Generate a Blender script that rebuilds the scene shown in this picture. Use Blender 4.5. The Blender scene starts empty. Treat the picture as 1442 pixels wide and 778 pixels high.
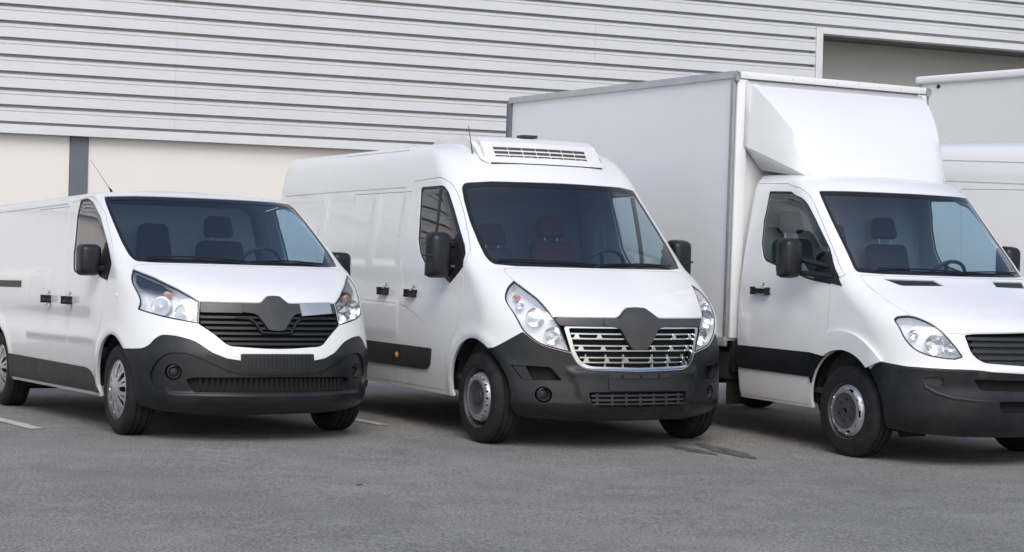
import bpy, bmesh, math, random
import numpy as np
from mathutils import Vector, Matrix
from mathutils.geometry import delaunay_2d_cdt
random.seed(7); np.random.seed(7)
SC = bpy.context.scene
COL = SC.collection
R = math.radians
# ------------------------------------------------------------------ camera
CAM_H = 1.52
cam = bpy.data.cameras.new('camera'); co = bpy.data.objects.new('camera', cam); COL.objects.link(co)
cam.sensor_width = 36.0; cam.lens = 2516.0/1442*36; cam.shift_y = -39.0/1442; cam.clip_end = 3000
_r = R(1.4)                                    # the photographer held the camera 1.4 degrees out of level
co.matrix_world = Matrix(((math.cos(_r), -math.sin(_r), 0, 0), (0, 0, -1, 0), (math.sin(_r), math.cos(_r), 0, CAM_H), (0, 0, 0, 1)))
SC.camera = co
# ------------------------------------------------------------------ sky, sun, exposure
SUN_EL, SUN_AZ = R(46), R(176)                 # azimuth of the sun, clockwise from +Y: behind the camera, through thin cloud
w = bpy.data.worlds.new('World'); SC.world = w; w.use_nodes = True
nt = w.node_tree; bg = nt.nodes['Background']
sky = nt.nodes.new('ShaderNodeTexSky'); sky.sky_type = 'NISHITA'; sky.sun_disc = False
sky.sun_elevation = SUN_EL; sky.sun_rotation = SUN_AZ; sky.air_density = 1.0; sky.dust_density = 2.5; sky.ozone_density = 1.0
nt.links.new(sky.outputs[0], bg.inputs[0]); bg.inputs[1].default_value = 0.15
sl = bpy.data.lights.new('sun', 'SUN'); sl.energy = 1.0; sl.angle = R(38); sl.color = (1.0, .985, .96)
so = bpy.data.objects.new('sun', sl); COL.objects.link(so)
sd = Vector((math.sin(SUN_AZ)*math.cos(SUN_EL), math.cos(SUN_AZ)*math.cos(SUN_EL), math.sin(SUN_EL)))
so.rotation_euler = sd.to_track_quat('Z', 'Y').to_euler(); so.location = (0, -20, 30)
SC.view_settings.view_transform = 'Standard'; SC.view_settings.look = 'None'; SC.view_settings.gamma = 1
SC.view_settings.exposure = 0.30
SC.render.engine = 'CYCLES'
SC.cycles.max_bounces = 8; SC.cycles.transparent_max_bounces = 16
# ------------------------------------------------------------------ materials
MATS = {}
def mat(name, col=(.8,.8,.8), rough=.5, metal=0., coat=0., spec=.5, bump=None, vary=None, grime=False):
    m = bpy.data.materials.new(name); m.use_nodes = True; n = m.node_tree.nodes; l = m.node_tree.links
    b = n['Principled BSDF']; b.inputs['Base Color'].default_value = (*col, 1); b.inputs['Roughness'].default_value = rough
    b.inputs['Metallic'].default_value = metal; b.inputs['Coat Weight'].default_value = coat; b.inputs['Coat Roughness'].default_value = .06
    b.inputs['Specular IOR Level'].default_value = spec
    tc = n.new('ShaderNodeTexCoord')
    if vary:                                    # (scale, amount, second colour): stains and wear
        no = n.new('ShaderNodeTexNoise'); no.inputs['Scale'].default_value = vary[0]; no.inputs['Detail'].default_value = 6; no.inputs['Roughness'].default_value = .65
        l.new(tc.outputs['Object'], no.inputs['Vector'])
        rp = n.new('ShaderNodeValToRGB'); rp.color_ramp.elements[0].position = .42; rp.color_ramp.elements[1].position = .72
        rp.color_ramp.elements[1].color = (vary[1],)*3+(1,); rp.color_ramp.elements[0].color = (0,0,0,1)
        l.new(no.outputs['Fac'], rp.inputs['Fac'])
        mx = n.new('ShaderNodeMix'); mx.data_type = 'RGBA'; mx.inputs['A'].default_value = (*col,1); mx.inputs['B'].default_value = (*vary[2],1)
        l.new(rp.outputs['Color'], mx.inputs['Factor']); l.new(mx.outputs['Result'], b.inputs['Base Color'])
    if grime:                                   # thin film of road dust thrown up along the lower body
        sx = n.new('ShaderNodeSeparateXYZ'); l.new(tc.outputs['Object'], sx.inputs[0])
        mr = n.new('ShaderNodeMapRange'); mr.inputs['From Min'].default_value = .75; mr.inputs['From Max'].default_value = .30; l.new(sx.outputs['Z'], mr.inputs['Value'])
        gn = n.new('ShaderNodeTexNoise'); gn.inputs['Scale'].default_value = 5; gn.inputs['Detail'].default_value = 7; l.new(tc.outputs['Object'], gn.inputs['Vector'])
        mu = n.new('ShaderNodeMath'); mu.operation = 'MULTIPLY'; l.new(mr.outputs[0], mu.inputs[0]); mr.inputs['To Max'].default_value = .55; l.new(gn.outputs['Fac'], mu.inputs[1])
        m2 = n.new('ShaderNodeMix'); m2.data_type = 'RGBA'; m2.inputs['B'].default_value = (.36,.33,.29,1); l.new(mu.outputs[0], m2.inputs['Factor'])
        l.new(mx.outputs['Result'], m2.inputs['A']); l.new(m2.outputs['Result'], b.inputs['Base Color'])
    if bump:
        nb = n.new('ShaderNodeTexNoise'); nb.inputs['Scale'].default_value = bump[0]; nb.inputs['Detail'].default_value = 4
        l.new(tc.outputs['Object'], nb.inputs['Vector'])
        bp = n.new('ShaderNodeBump'); bp.inputs['Strength'].default_value = bump[1]; bp.inputs['Distance'].default_value = bump[2] if len(bump) > 2 else .002
        l.new(nb.outputs['Fac'], bp.inputs['Height']); l.new(bp.outputs['Normal'], b.inputs['Normal'])
    MATS[name] = m; return m
def glass(name, tint, refl=1.0, rough=0.0):
    m = bpy.data.materials.new(name); m.use_nodes = True; n = m.node_tree.nodes; l = m.node_tree.links; n.clear()
    o = n.new('ShaderNodeOutputMaterial'); t = n.new('ShaderNodeBsdfTransparent'); t.inputs[0].default_value = (*tint,1)
    g = n.new('ShaderNodeBsdfGlossy'); g.inputs['Color'].default_value = (refl,refl,refl,1); g.inputs['Roughness'].default_value = rough
    lw = n.new('ShaderNodeLayerWeight'); lw.inputs['Blend'].default_value = .5; mx = n.new('ShaderNodeMixShader')
    pw = n.new('ShaderNodeMath'); pw.operation = 'POWER'; pw.inputs[1].default_value = 4.5; l.new(lw.outputs['Facing'], pw.inputs[0])
    ma = n.new('ShaderNodeMath'); ma.operation = 'MULTIPLY_ADD'; ma.inputs[1].default_value = .92; ma.inputs[2].default_value = .095; l.new(pw.outputs[0], ma.inputs[0])
    l.new(ma.outputs[0], mx.inputs[0]); l.new(t.outputs[0], mx.inputs[1]); l.new(g.outputs[0], mx.inputs[2]); l.new(mx.outputs[0], o.inputs[0])
    MATS[name] = m; return m
mat('paint', (.785,.79,.787), .32, coat=.7, vary=(1.6,.10,(.62,.61,.58)), bump=(2.6,.05,.012), grime=True)
mat('paint_unit', (.76,.76,.74), .42, coat=.2, vary=(5,.25,(.55,.54,.5)))
mat('box_panel', (.79,.795,.80), .38, coat=.25, vary=(.9,.14,(.62,.62,.60)))
mat('box_beige', (.72,.73,.705), .5, vary=(.8,.2,(.66,.665,.64)))
mat('lining', (.46,.48,.49), .7)
mat('lining_light', (.66,.69,.70), .6)
mat('plastic', (.009,.0098,.012), .37, spec=.42, bump=(420,.25,.001), vary=(6,.6,(.030,.030,.030)))
mat('plastic_grey', (.030,.031,.035), .42, spec=.35, bump=(420,.2,.001), vary=(9,.5,(.055,.054,.052)))
mat('plastic_sill', (.014,.0135,.0135), .55, vary=(7,.8,(.045,.040,.036)))
mat('black', (.012,.012,.013), .5)
mat('matte_black', (.006,.006,.006), .9)
mat('frit', (.010,.011,.013), .12)
mat('rubber', (.015,.015,.0155), .75, spec=.25, vary=(9,.7,(.036,.033,.030)))
mat('chrome', (.62,.64,.67), .2, metal=1)
mat('reflector', (.90,.91,.92), .12, metal=1)
mat('lamp_body', (.86,.87,.89), .28, metal=.1)
mat('lamp_dark', (.012,.017,.032), .2)
mat('alu', (.58,.59,.60), .42, metal=.75, vary=(8,.5,(.38,.38,.38)))
mat('alu_dull', (.34,.355,.37), .55, metal=.3, vary=(8,.5,(.24,.25,.26)))
mat('hubcap', (.42,.43,.45), .33, metal=.55, vary=(14,.4,(.30,.29,.28)))
mat('steel_dark', (.07,.072,.078), .5, metal=.4, vary=(14,.5,(.12,.11,.10)))
mat('orange', (.75,.22,.04), .25)
mat('orange_bulb', (.72,.36,.27), .3)
mat('bar_grey', (.048,.047,.048), .38, spec=.5, vary=(9,.4,(.09,.085,.08)))
mat('slot_dark', (.055,.052,.05), .7)
mat('cap_grey', (.15,.155,.165), .45, metal=.4, vary=(14,.5,(.10,.10,.10)))
mat('fabric', (.030,.036,.048), .9, bump=(300,.3,.002))
mat('fabric_red', (.13,.035,.035), .9)
mat('bulk_grey', (.16,.19,.21), .7)
mat('dash', (.028,.030,.034), .7)
mat('mirror_glass', (.8,.8,.8), .03, metal=1)
mat('chassis', (.02,.02,.021), .7, vary=(7,.6,(.06,.055,.05)))
mat('tail_red', (.35,.02,.02), .25)
glass('glass', (.64,.82,.95), 1.0)
glass('glass_side', (.74,.82,.82), 1.0)
glass('lens', (.93,.95,.97), 1.0)
# ------------------------------------------------------------------ helpers
def tag(o, label=None, cat=None, group=None, kind=None):
    if label: o['label'] = label
    if cat: o['category'] = cat
    if group: o['group'] = group
    if kind: o['kind'] = kind
    return o
def empty(name, loc=(0,0,0), rot=(0,0,0)):
    o = bpy.data.objects.new(name, None); COL.objects.link(o); o.location = loc; o.rotation_euler = rot; o.empty_display_size = .3; return o
def link(name, me, mats, parent=None):
    for m in (mats if isinstance(mats, (list, tuple)) else [mats]): me.materials.append(MATS[m] if isinstance(m, str) else m)
    o = bpy.data.objects.new(name, me); COL.objects.link(o)
    if parent: o.parent = parent
    return o
def from_bm(name, bm, mats, parent=None, smooth=None):
    bmesh.ops.recalc_face_normals(bm, faces=bm.faces)
    if smooth is not None:
        for f in bm.faces: f.smooth = True
        for e in bm.edges:
            if len(e.link_faces) == 2 and e.calc_face_angle(0) > R(smooth): e.smooth = False
    me = bpy.data.meshes.new(name); bm.to_mesh(me); bm.free(); return link(name, me, mats, parent)
def box(name, lo, hi, mats, parent=None, r=0., seg=2, taper=None, smooth=40, M=None):
    """box between two corners with rounded edges; taper=(axis, sx, sy) scales the +axis end"""
    bm = bmesh.new(); bmesh.ops.create_cube(bm, size=1)
    lo = Vector(lo); hi = Vector(hi); c = (lo+hi)/2; d = hi-lo
    for v in bm.verts: v.co = Vector((v.co.x*d.x, v.co.y*d.y, v.co.z*d.z))
    if taper:
        a, s0, s1 = taper; o = [i for i in range(3) if i != a]
        for v in bm.verts:
            if v.co[a] > 0: v.co[o[0]] *= s0; v.co[o[1]] *= s1
    if r > 0: bmesh.ops.bevel(bm, geom=list(bm.edges), offset=r, segments=seg, affect='EDGES', profile=.5)
    for v in bm.verts: v.co += c
    if M is not None: bm.transform(M)
    return from_bm(name, bm, mats, parent, smooth if r > 0 else None)
def tube(name, pts, rad, mats, parent=None, seg=8, radii=None):
    bm = bmesh.new(); rings = []; pts = [Vector(p) for p in pts]
    for i, p in enumerate(pts):
        d = (pts[min(i+1, len(pts)-1)]-pts[max(i-1, 0)]).normalized()
        a = d.orthogonal().normalized() if i == 0 else (rings_a-d*rings_a.dot(d)).normalized(); rings_a = a
        b = d.cross(a); rr = radii[i] if radii else rad
        rings.append([bm.verts.new(p+a*rr*math.cos(2*math.pi*k/seg)+b*rr*math.sin(2*math.pi*k/seg)) for k in range(seg)])
    for i in range(len(rings)-1):
        for k in range(seg): bm.faces.new((rings[i][k], rings[i][(k+1)%seg], rings[i+1][(k+1)%seg], rings[i+1][k]))
    bm.faces.new(rings[0][::-1]); bm.faces.new(rings[-1])
    return from_bm(name, bm, mats, parent, 50)
def lathe(name, prof, mats, parent=None, seg=48, M=None, smooth=35, closed=False):
    """revolve (radius, height) about +Z, then transform"""
    bm = bmesh.new(); rings = []
    for r_, h in prof:
        if r_ < 1e-6: rings.append([bm.verts.new((0,0,h))])
        else: rings.append([bm.verts.new((r_*math.cos(2*math.pi*k/seg), r_*math.sin(2*math.pi*k/seg), h)) for k in range(seg)])
    n = len(rings)
    for i in range(n if closed else n-1):
        a, b = rings[i], rings[(i+1) % n]
        for k in range(seg):
            if len(a) == 1 and len(b) == 1: continue
            if len(a) == 1: bm.faces.new((a[0], b[k], b[(k+1)%seg]))
            elif len(b) == 1: bm.faces.new((a[k], a[(k+1)%seg], b[0]))
            else: bm.faces.new((a[k], a[(k+1)%seg], b[(k+1)%seg], b[k]))
    if M is not None: bm.transform(M)
    return from_bm(name, bm, mats, parent, smooth)
def prism(name, poly, d, mats, parent=None, M=None, bevel=0.):
    """extrude polygon (x,y) by d along z"""
    bm = bmesh.new(); a = [bm.verts.new((p[0], p[1], 0)) for p in poly]; b = [bm.verts.new((p[0], p[1], d)) for p in poly]
    bm.faces.new(a[::-1]); bm.faces.new(b); n = len(poly)
    for i in range(n): bm.faces.new((a[i], a[(i+1)%n], b[(i+1)%n], b[i]))
    if bevel: bmesh.ops.bevel(bm, geom=list(bm.edges), offset=bevel, segments=2, affect='EDGES')
    if M is not None: bm.transform(M)
    return from_bm(name, bm, mats, parent, 40)
# ---- 2-D outline tools
def pip(P, poly):
    x, y = P[:,0], P[:,1]; ins = np.zeros(len(P), bool); n = len(poly)
    for i in range(n):
        x1, y1 = poly[i]; x2, y2 = poly[(i+1)%n]
        if y1 == y2: continue
        c = ((y1 > y) != (y2 > y)) & (x < (x2-x1)*(y-y1)/(y2-y1)+x1); ins ^= c
    return ins
def segdist(P, poly):
    d = np.full(len(P), 1e9); n = len(poly)
    for i in range(n):
        a = poly[i]; b = poly[(i+1)%n]; ab = b-a; L = ab@ab
        if L < 1e-14: continue
        m = (P[:,0] > min(a[0],b[0])-.1)&(P[:,0] < max(a[0],b[0])+.1)
        if not m.any(): continue
        q = P[m]; t = np.clip(((q-a)@ab)/L, 0, 1); dd = np.hypot(*(q-a-t[:,None]*ab).T); d[m] = np.minimum(d[m], dd)
    return d
def area(p): return .5*np.sum(p[:,0]*np.roll(p[:,1],-1)-np.roll(p[:,0],-1)*p[:,1])
def rounded(pts):
    """polygon with optional third value = corner radius"""
    out = []; n = len(pts)
    for i in range(n):
        p = np.array(pts[i][:2], float); r = pts[i][2] if len(pts[i]) > 2 else 0
        if r <= 0: out.append(p); continue
        a = np.array(pts[i-1][:2], float)-p; b = np.array(pts[(i+1)%n][:2], float)-p
        la = np.hypot(*a); lb = np.hypot(*b); d = min(r, la*.49, lb*.49); A = p+a/la*d; B = p+b/lb*d
        for s in np.linspace(0, 1, 6): out.append((1-s)**2*A+2*s*(1-s)*p+s*s*B)
    return np.array(out)
def dense(p, step):
    out = []; n = len(p)
    for i in range(n):
        a = p[i]; b = p[(i+1)%n]; k = max(1, int(math.ceil(np.hypot(*(b-a))/step)))
        for j in range(k): out.append(a+(b-a)*j/k)
    return np.array(out)
def inset(p, g):
    if g == 0: return p
    s = 1 if area(p) > 0 else -1; keep = [0]
    for i in range(1, len(p)):
        if np.hypot(*(p[i]-p[keep[-1]])) > 1e-5: keep.append(i)
    p = p[keep]; e = np.roll(p,-1,0)-p; L = np.hypot(e[:,0], e[:,1])[:,None]; e = e/np.maximum(L,1e-9)
    nrm = np.stack([-e[:,1], e[:,0]],1)*s; m = nrm+np.roll(nrm,1,0); d = np.maximum((m*m).sum(1)/2, .35)
    return p+m/d[:,None]*g
def cdt_fill(outline, holes, res, rx=None):
    rx = rx or res
    lo = outline.min(0); hi = outline.max(0)
    gx = np.arange(math.floor(lo[0]/rx)*rx, hi[0]+rx, rx); gy = np.arange(math.floor(lo[1]/res)*res, hi[1]+res, res)
    G = np.stack(np.meshgrid(gx, gy), -1).reshape(-1, 2)
    m = pip(G, outline)
    for h in holes: m[m] &= ~pip(G[m], h)
    G = G[m]
    if len(G):
        m = segdist(G, outline) > .35*res; G = G[m]
        for h in holes:
            if len(G): G = G[segdist(G, h) > .35*res]
    V = [Vector(q) for q in outline]; E = [(i, (i+1)%len(outline)) for i in range(len(outline))]
    for h in holes:
        o = len(V); V += [Vector(q) for q in h]; E += [(o+i, o+(i+1)%len(h)) for i in range(len(h))]
    V += [Vector(q) for q in G]
    v, e, f, *_ = delaunay_2d_cdt(V, E, [], 0, 1e-6, False)
    v = np.array([tuple(q) for q in v]); f = np.array([t for t in f if len(t) == 3])
    c = v[f].mean(1); m = pip(c, outline)
    for h in holes: m &= ~pip(c, h)
    f = f[m]; a = v[f[:,0]]; b = v[f[:,1]]; c = v[f[:,2]]
    ar = (b[:,0]-a[:,0])*(c[:,1]-a[:,1])-(c[:,0]-a[:,0])*(b[:,1]-a[:,1])
    f = f[abs(ar) > 1e-10]; ar = ar[abs(ar) > 1e-10]; f[ar < 0] = f[ar < 0][:, ::-1]
    used = np.unique(f); mp = np.full(len(v), -1); mp[used] = np.arange(len(used))
    return v[used], mp[f]
def sheet(name, outline, holes, mapf, mats, parent=None, res=.045, rx=None, off=0., rim=-.025, inner=True, flip=False, rim_mat=0):
    """fill a 2-D outline, lift it onto a surface; walls run from off to rim, inner skin closes the back"""
    v, f = cdt_fill(outline, holes, res, rx); P, N = mapf(v); n = len(v)
    if flip: f = f[:, ::-1]
    # orient to the surface normal
    fn = np.cross(P[f[:,1]]-P[f[:,0]], P[f[:,2]]-P[f[:,0]])
    bad = (fn*N[f].mean(1)).sum(1) < 0
    if bad.mean() > .5: f = f[:, ::-1]
    verts = [P+N*off]; faces = [tuple(t) for t in f]; ln = [N[f].reshape(-1,3)]; mi = [0]*len(f)
    if rim is not None:
        verts.append(P+N*rim); cnt = {}
        for t in f:
            for a, b in ((t[0],t[1]),(t[1],t[2]),(t[2],t[0])): cnt[(a,b)] = 1
        bd = [(a,b) for (a,b) in cnt if (b,a) not in cnt]
        A = np.concatenate(verts)
        nl = []
        for a, b in bd:
            faces.append((b, a, a+n, b+n)); mi.append(rim_mat)
            q = np.cross(A[a]-A[b], A[a+n]-A[b]); q = q/max(np.linalg.norm(q),1e-9); nl += [q]*4
        if nl: ln.append(np.array(nl))
        if inner:
            faces += [tuple(t[::-1]+n) for t in f]; ln.append(-N[f[:, ::-1]].reshape(-1,3)); mi += [1 if (isinstance(mats,(list,tuple)) and len(mats) > 1) else 0]*len(f)
    me = bpy.data.meshes.new(name); me.from_pydata(np.concatenate(verts).tolist(), [], faces); me.update()
    me.polygons.foreach_set('material_index', mi); me.polygons.foreach_set('use_smooth', [True]*len(faces))
    me.normals_split_custom_set(np.concatenate(ln).tolist())
    return link(name, me, mats, parent)
def plane_map(origin, ux, uy):
    o = np.array(origin,float); a = np.array(ux,float); b = np.array(uy,float); nn = np.cross(a,b); nn /= np.linalg.norm(nn)
    return lambda v: (o+v[:,:1]*a+v[:,1:]*b, np.broadcast_to(nn, (len(v),3)).copy())
def circle(cx, cy, r, n=24, a0=0, a1=360): return np.array([(cx+r*math.cos(R(a)), cy+r*math.sin(R(a))) for a in np.linspace(a0, a1, n, endpoint=(a1-a0) < 360)])
def sm(a, b, x): t = np.clip((x-a)/(b-a), 0, 1); return t*t*(3-2*t)
# ------------------------------------------------------------------ where the three front vehicles stand (x, y, z), (roll, pitch, yaw)
POSE = {'T': ((-2.1431, 13.8305, .0532), (-.548, -1.435, -60.0)), 'M': ((.6021, 14.1447, .0273), (-.237, -.378, -62.61)), 'S': ((3.4386, 14.2387, -.0303), (-.366, .396, -62.10))}
AXLES = {'T': (.07, -3.36), 'M': (.09, -3.59), 'S': (.02, -3.70)}
def pose_matrix(p): return Matrix.Translation(p[0]) @ (Matrix.Rotation(R(p[1][2]), 4, 'Z') @ Matrix.Rotation(R(p[1][1]), 4, 'Y') @ Matrix.Rotation(R(p[1][0]), 4, 'X'))
_c = []
for k in POSE:
    for x in AXLES[k]:
        for y in (-.85, .85): _c.append(tuple(pose_matrix(POSE[k]) @ Vector((x, y, 0))))
_c = np.array(_c); _A = np.c_[np.ones(len(_c)), _c[:,:2]]; PLANE = np.linalg.lstsq(_A, _c[:,2], rcond=None)[0]; _res = _c[:,2]-_A@PLANE
_K = np.exp(-((_c[:,None,:2]-_c[None,:,:2])**2).sum(-1)/(2*1.5**2)); _w = np.linalg.solve(_K+.03*np.eye(len(_c)), _res)
def gz(x, y):
    """height of the yard: nearly level, gently uneven under the vehicles"""
    x = np.asarray(x,float); y = np.asarray(y,float)
    k = np.exp(-((x[...,None]-_c[:,0])**2+(y[...,None]-_c[:,1])**2)/(2*1.5**2))
    return PLANE[0]+PLANE[1]*np.clip(x,-40,40)+PLANE[2]*np.clip(y,-20,40)+k@_w
def asphalt():
    m = bpy.data.materials.new('asphalt'); m.use_nodes = True; n = m.node_tree.nodes; l = m.node_tree.links; b = n['Principled BSDF']
    tc = n.new('ShaderNodeTexCoord')
    def noise(s, d, r=.6):
        q = n.new('ShaderNodeTexNoise'); q.inputs['Scale'].default_value = s; q.inputs['Detail'].default_value = d; q.inputs['Roughness'].default_value = r; l.new(tc.outputs['Object'], q.inputs['Vector']); return q
    def ramp(src, p0, c0, p1, c1):
        q = n.new('ShaderNodeValToRGB'); q.color_ramp.elements[0].position = p0; q.color_ramp.elements[1].position = p1; q.color_ramp.elements[0].color = (*c0,1); q.color_ramp.elements[1].color = (*c1,1); l.new(src, q.inputs[0]); return q
    def mix(bt, fac, a, bb):
        q = n.new('ShaderNodeMix'); q.data_type = 'RGBA'; q.blend_type = bt
        if isinstance(fac, float): q.inputs['Factor'].default_value = fac
        else: l.new(fac, q.inputs['Factor'])
        for s, v in (('A', a), ('B', bb)):
            if isinstance(v, tuple): q.inputs[s].default_value = (*v,1)
            else: l.new(v, q.inputs[s])
        return q.outputs['Result']
    big = ramp(noise(.32, 5, .55).outputs['Fac'], .35, (.206,.200,.190), .68, (.268,.257,.238))
    mid = ramp(noise(2.3, 6, .7).outputs['Fac'], .3, (.80,.80,.80), .72, (1.12,1.12,1.12))
    c = mix('MULTIPLY', 1.0, big.outputs[0], mid.outputs[0])
    fine = ramp(noise(62, 4, .85).outputs['Fac'], .36, (.36,.36,.37), .66, (1.72,1.72,1.69))
    c = mix('MULTIPLY', 1.0, c, fine.outputs[0])
    vo = n.new('ShaderNodeTexVoronoi'); vo.inputs['Scale'].default_value = 26; vo.inputs['Randomness'].default_value = 1; l.new(tc.outputs['Object'], vo.inputs['Vector'])
    chip = ramp(vo.outputs['Distance'], .05, (1,1,1), .16, (0,0,0))
    sel = ramp(vo.outputs['Color'], .72, (0,0,0), .80, (1,1,1)); chips = mix('MULTIPLY', 1.0, chip.outputs[0], sel.outputs[0])
    c = mix('MIX', chips, c, (.46,.45,.43))
    warm = ramp(noise(.9, 4, .6).outputs['Fac'], .52, (0,0,0), .75, (.35,.35,.35))
    c = mix('MIX', warm.outputs[0], c, (.22,.21,.19))
    l.new(c, b.inputs['Base Color']); b.inputs['Roughness'].default_value = .85; b.inputs['Specular IOR Level'].default_value = .3
    bp = n.new('ShaderNodeBump'); bp.inputs['Strength'].default_value = .6; bp.inputs['Distance'].default_value = .006
    l.new(noise(75, 5, .8).outputs['Fac'], bp.inputs['Height']); l.new(bp.outputs['Normal'], b.inputs['Normal'])
    MATS['asphalt'] = m
asphalt()
def grid_sheet(name, xs, ys, m, lift=0.):
    X, Y = np.meshgrid(xs, ys); Z = gz(X, Y)+lift; nx = len(xs)
    v = np.stack([X,Y,Z],-1).reshape(-1,3).tolist()
    f = [(j*nx+i, j*nx+i+1, (j+1)*nx+i+1, (j+1)*nx+i) for j in range(len(ys)-1) for i in range(nx-1)]
    me = bpy.data.meshes.new(name); me.from_pydata(v, [], f); me.polygons.foreach_set('use_smooth', [True]*len(f)); return link(name, me, m)
xs = np.concatenate([[-600,-300,-150,-80,-40,-20,-12], np.arange(-9, 12.1, .3), [15,22,40,80,150,300,600]])
ys = np.concatenate([[-400,-200,-100,-50,-20,-6,0,4], np.arange(6, 26.1, .3), [30,45,80,150,300,600]])
tag(grid_sheet('ground', xs, ys, 'asphalt'), kind='structure')
# painted bay lines, worn
def road_paint():
    m = mat('road_paint', (.55,.54,.51), .8, vary=(22,.95,(.20,.195,.185)), bump=(90,.5,.004)); return m
road_paint()
def strip(name, a, b, wd, m, lift=.005, n=24, ragged=0., taper=False):
    a = np.array(a); b = np.array(b); d = (b-a)/np.hypot(*(b-a)); q = np.array([-d[1], d[0]]); v = []; f = []
    for i in range(n+1):
        s = i/n; p = a+(b-a)*s; w_ = wd*(math.sin(math.pi*min(max(s,.03),.97))**.6 if taper else 1)
        for k, sgn in enumerate((-1, -.33, .33, 1)):
            e = p+q*(w_/2*sgn+(random.uniform(-ragged, ragged) if abs(sgn) == 1 else 0)); v.append((e[0], e[1], float(gz(e[0], e[1]))+lift))
    for i in range(n):
        for k in range(3): f.append((i*4+k, i*4+k+1, i*4+k+5, i*4+k+4))
    me = bpy.data.meshes.new(name); me.from_pydata(v, [], f); return link(name, me, m)
tag(strip('parking_line', (-3.585,13.58), (-6.18,17.86), .11, 'road_paint', n=40, ragged=.006), 'worn white parking line left of the low small van', 'road marking', 'white bay lines')
tag(strip('parking_line', (-1.02,14.66), (-3.35,18.30), .11, 'road_paint', n=40, ragged=.006), 'worn white parking line between the low van and the refrigerated van', 'road marking', 'white bay lines')
mat('damp', (.075,.074,.070), .65, vary=(14,1.0,(.17,.166,.158)), bump=(80,.4,.003))
tag(strip('damp_stain', (1.26,13.84), (1.57,13.38), .15, 'damp', lift=.004, ragged=.02, taper=True), 'short dark damp streak on the asphalt nearest the refrigerated van', 'stain', 'damp streaks')
tag(strip('damp_stain', (1.50,14.06), (1.84,13.26), .20, 'damp', lift=.0045, ragged=.025, taper=True), 'long dark damp streak on the asphalt beside the box truck', 'stain', 'damp streaks')
mat('leaf', (.38,.24,.08), .8)
_bm = bmesh.new(); _p = [(0,.05,.004),(.018,.02,.012),(.02,-.015,.006),(0,-.05,.003),(-.02,-.015,.013),(-.018,.02,.006)]
_z = float(gz(-.897, 10.916)); _bm.faces.new([_bm.verts.new((p[0]-.897, p[1]*.8+10.916, p[2]+_z)) for p in _p]); bmesh.ops.solidify(_bm, geom=_bm.faces[:], thickness=.002)
tag(from_bm('leaf', _bm, 'leaf'), 'small dry tan leaf lying on the bare asphalt', 'leaf')
# ------------------------------------------------------------------ warehouse
def concrete():
    m = mat('concrete_cream', (.775,.735,.690), .8, vary=(.7,.35,(.715,.675,.625)), bump=(60,.15,.003)); return m
concrete()
mat('cladding', (.675,.68,.69), .42, metal=.15, vary=(1.1,.30,(.61,.615,.625)), bump=(7,.05,.006))
mat('cladding_trim', (.70,.705,.71), .45, metal=.1, vary=(4,.3,(.48,.48,.48)))
mat('pillar_grey', (.125,.14,.165), .6, vary=(3,.4,(.10,.115,.135)))
mat('dock_door', (.46,.455,.42), .6, vary=(1.5,.4,(.39,.385,.355)))
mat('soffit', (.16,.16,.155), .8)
WH = empty('warehouse', (0,25,-.1), (0,0,math.atan2(.41,.912)))
tag(WH, 'long warehouse with ribbed metal cladding over cream concrete walls', 'building')
PITCH, Z0 = .2076, 2.925+.1
prof = [(-.010,-.019),(-.010,.016),(-.125,.016),(-.125,.124),(-.113,.129),(-.113,.139),(-.125,.146),(-.125,.170),(-.080,.1886),(-.010,.1886)]
def board(L):
    v = [(0, y, z) for y, z in prof]+[(L, y, z) for y, z in prof]; n = len(prof); f = [(i, i+1, n+i+1, n+i) for i in range(n-1)]
    v += [(x, .06, z) for x in (0, L) for z in (-.019, .1886)]; m = 2*n
    f += [(0, n, m+2, m), (n-1, m+1, m+3, 2*n-1), (m, m+2, m+3, m+1), tuple(range(n-1,-1,-1))+(m, m+1)[:0]+(m, m+1), tuple(range(n, 2*n))+(m+3, m+2)]
    me = bpy.data.meshes.new('cladding_board'); me.from_pydata(v, [], f); me.update(); me.materials.append(MATS['cladding']); return me
cuts = [-34.84,-28.84,-22.84,-16.84,-10.84,-4.84,1.16,4.872]; cuts2 = cuts[:-1]+[7.16,13.16,19.16,25.16]
cache = {}
for k in range(20):
    cs = cuts if k < 10 else cuts2
    for a, b in zip(cs[:-1], cs[1:]):
        L = round(b-a-.0016, 4)
        if L not in cache: cache[L] = board(L)
        o = bpy.data.objects.new('cladding_board', cache[L]); COL.objects.link(o); o.parent = WH; o.location = (a+.0008, random.uniform(-.0015,.0015), Z0+PITCH*k)
ztop = Z0+PITCH*20
box('base_flashing', (-34.84,-.128,2.795+.1), (4.872,-.02,Z0-.020), 'cladding_trim', WH)
box('parapet_cap', (-35.0,-.20,ztop+.002), (25.3,.5,ztop+.16), 'cladding_trim', WH, r=.01)
for a, b in ((-34.84,-22.5),(-22.495,-14.3),(-14.295,-6.134),(-5.904,-.45),(-.445,4.98)):
    box('concrete_panel', (a,-.0,-.5), (b,.22,2.81+.1), 'concrete_cream', WH, r=.006, seg=1)
for a in (-6.13,-14.30+.0,):
    if a > -10: box('pillar', (a,-.030,-.5), (a+.224,.2,2.805+.1), 'pillar_grey', WH, r=.006, seg=1)
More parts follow.
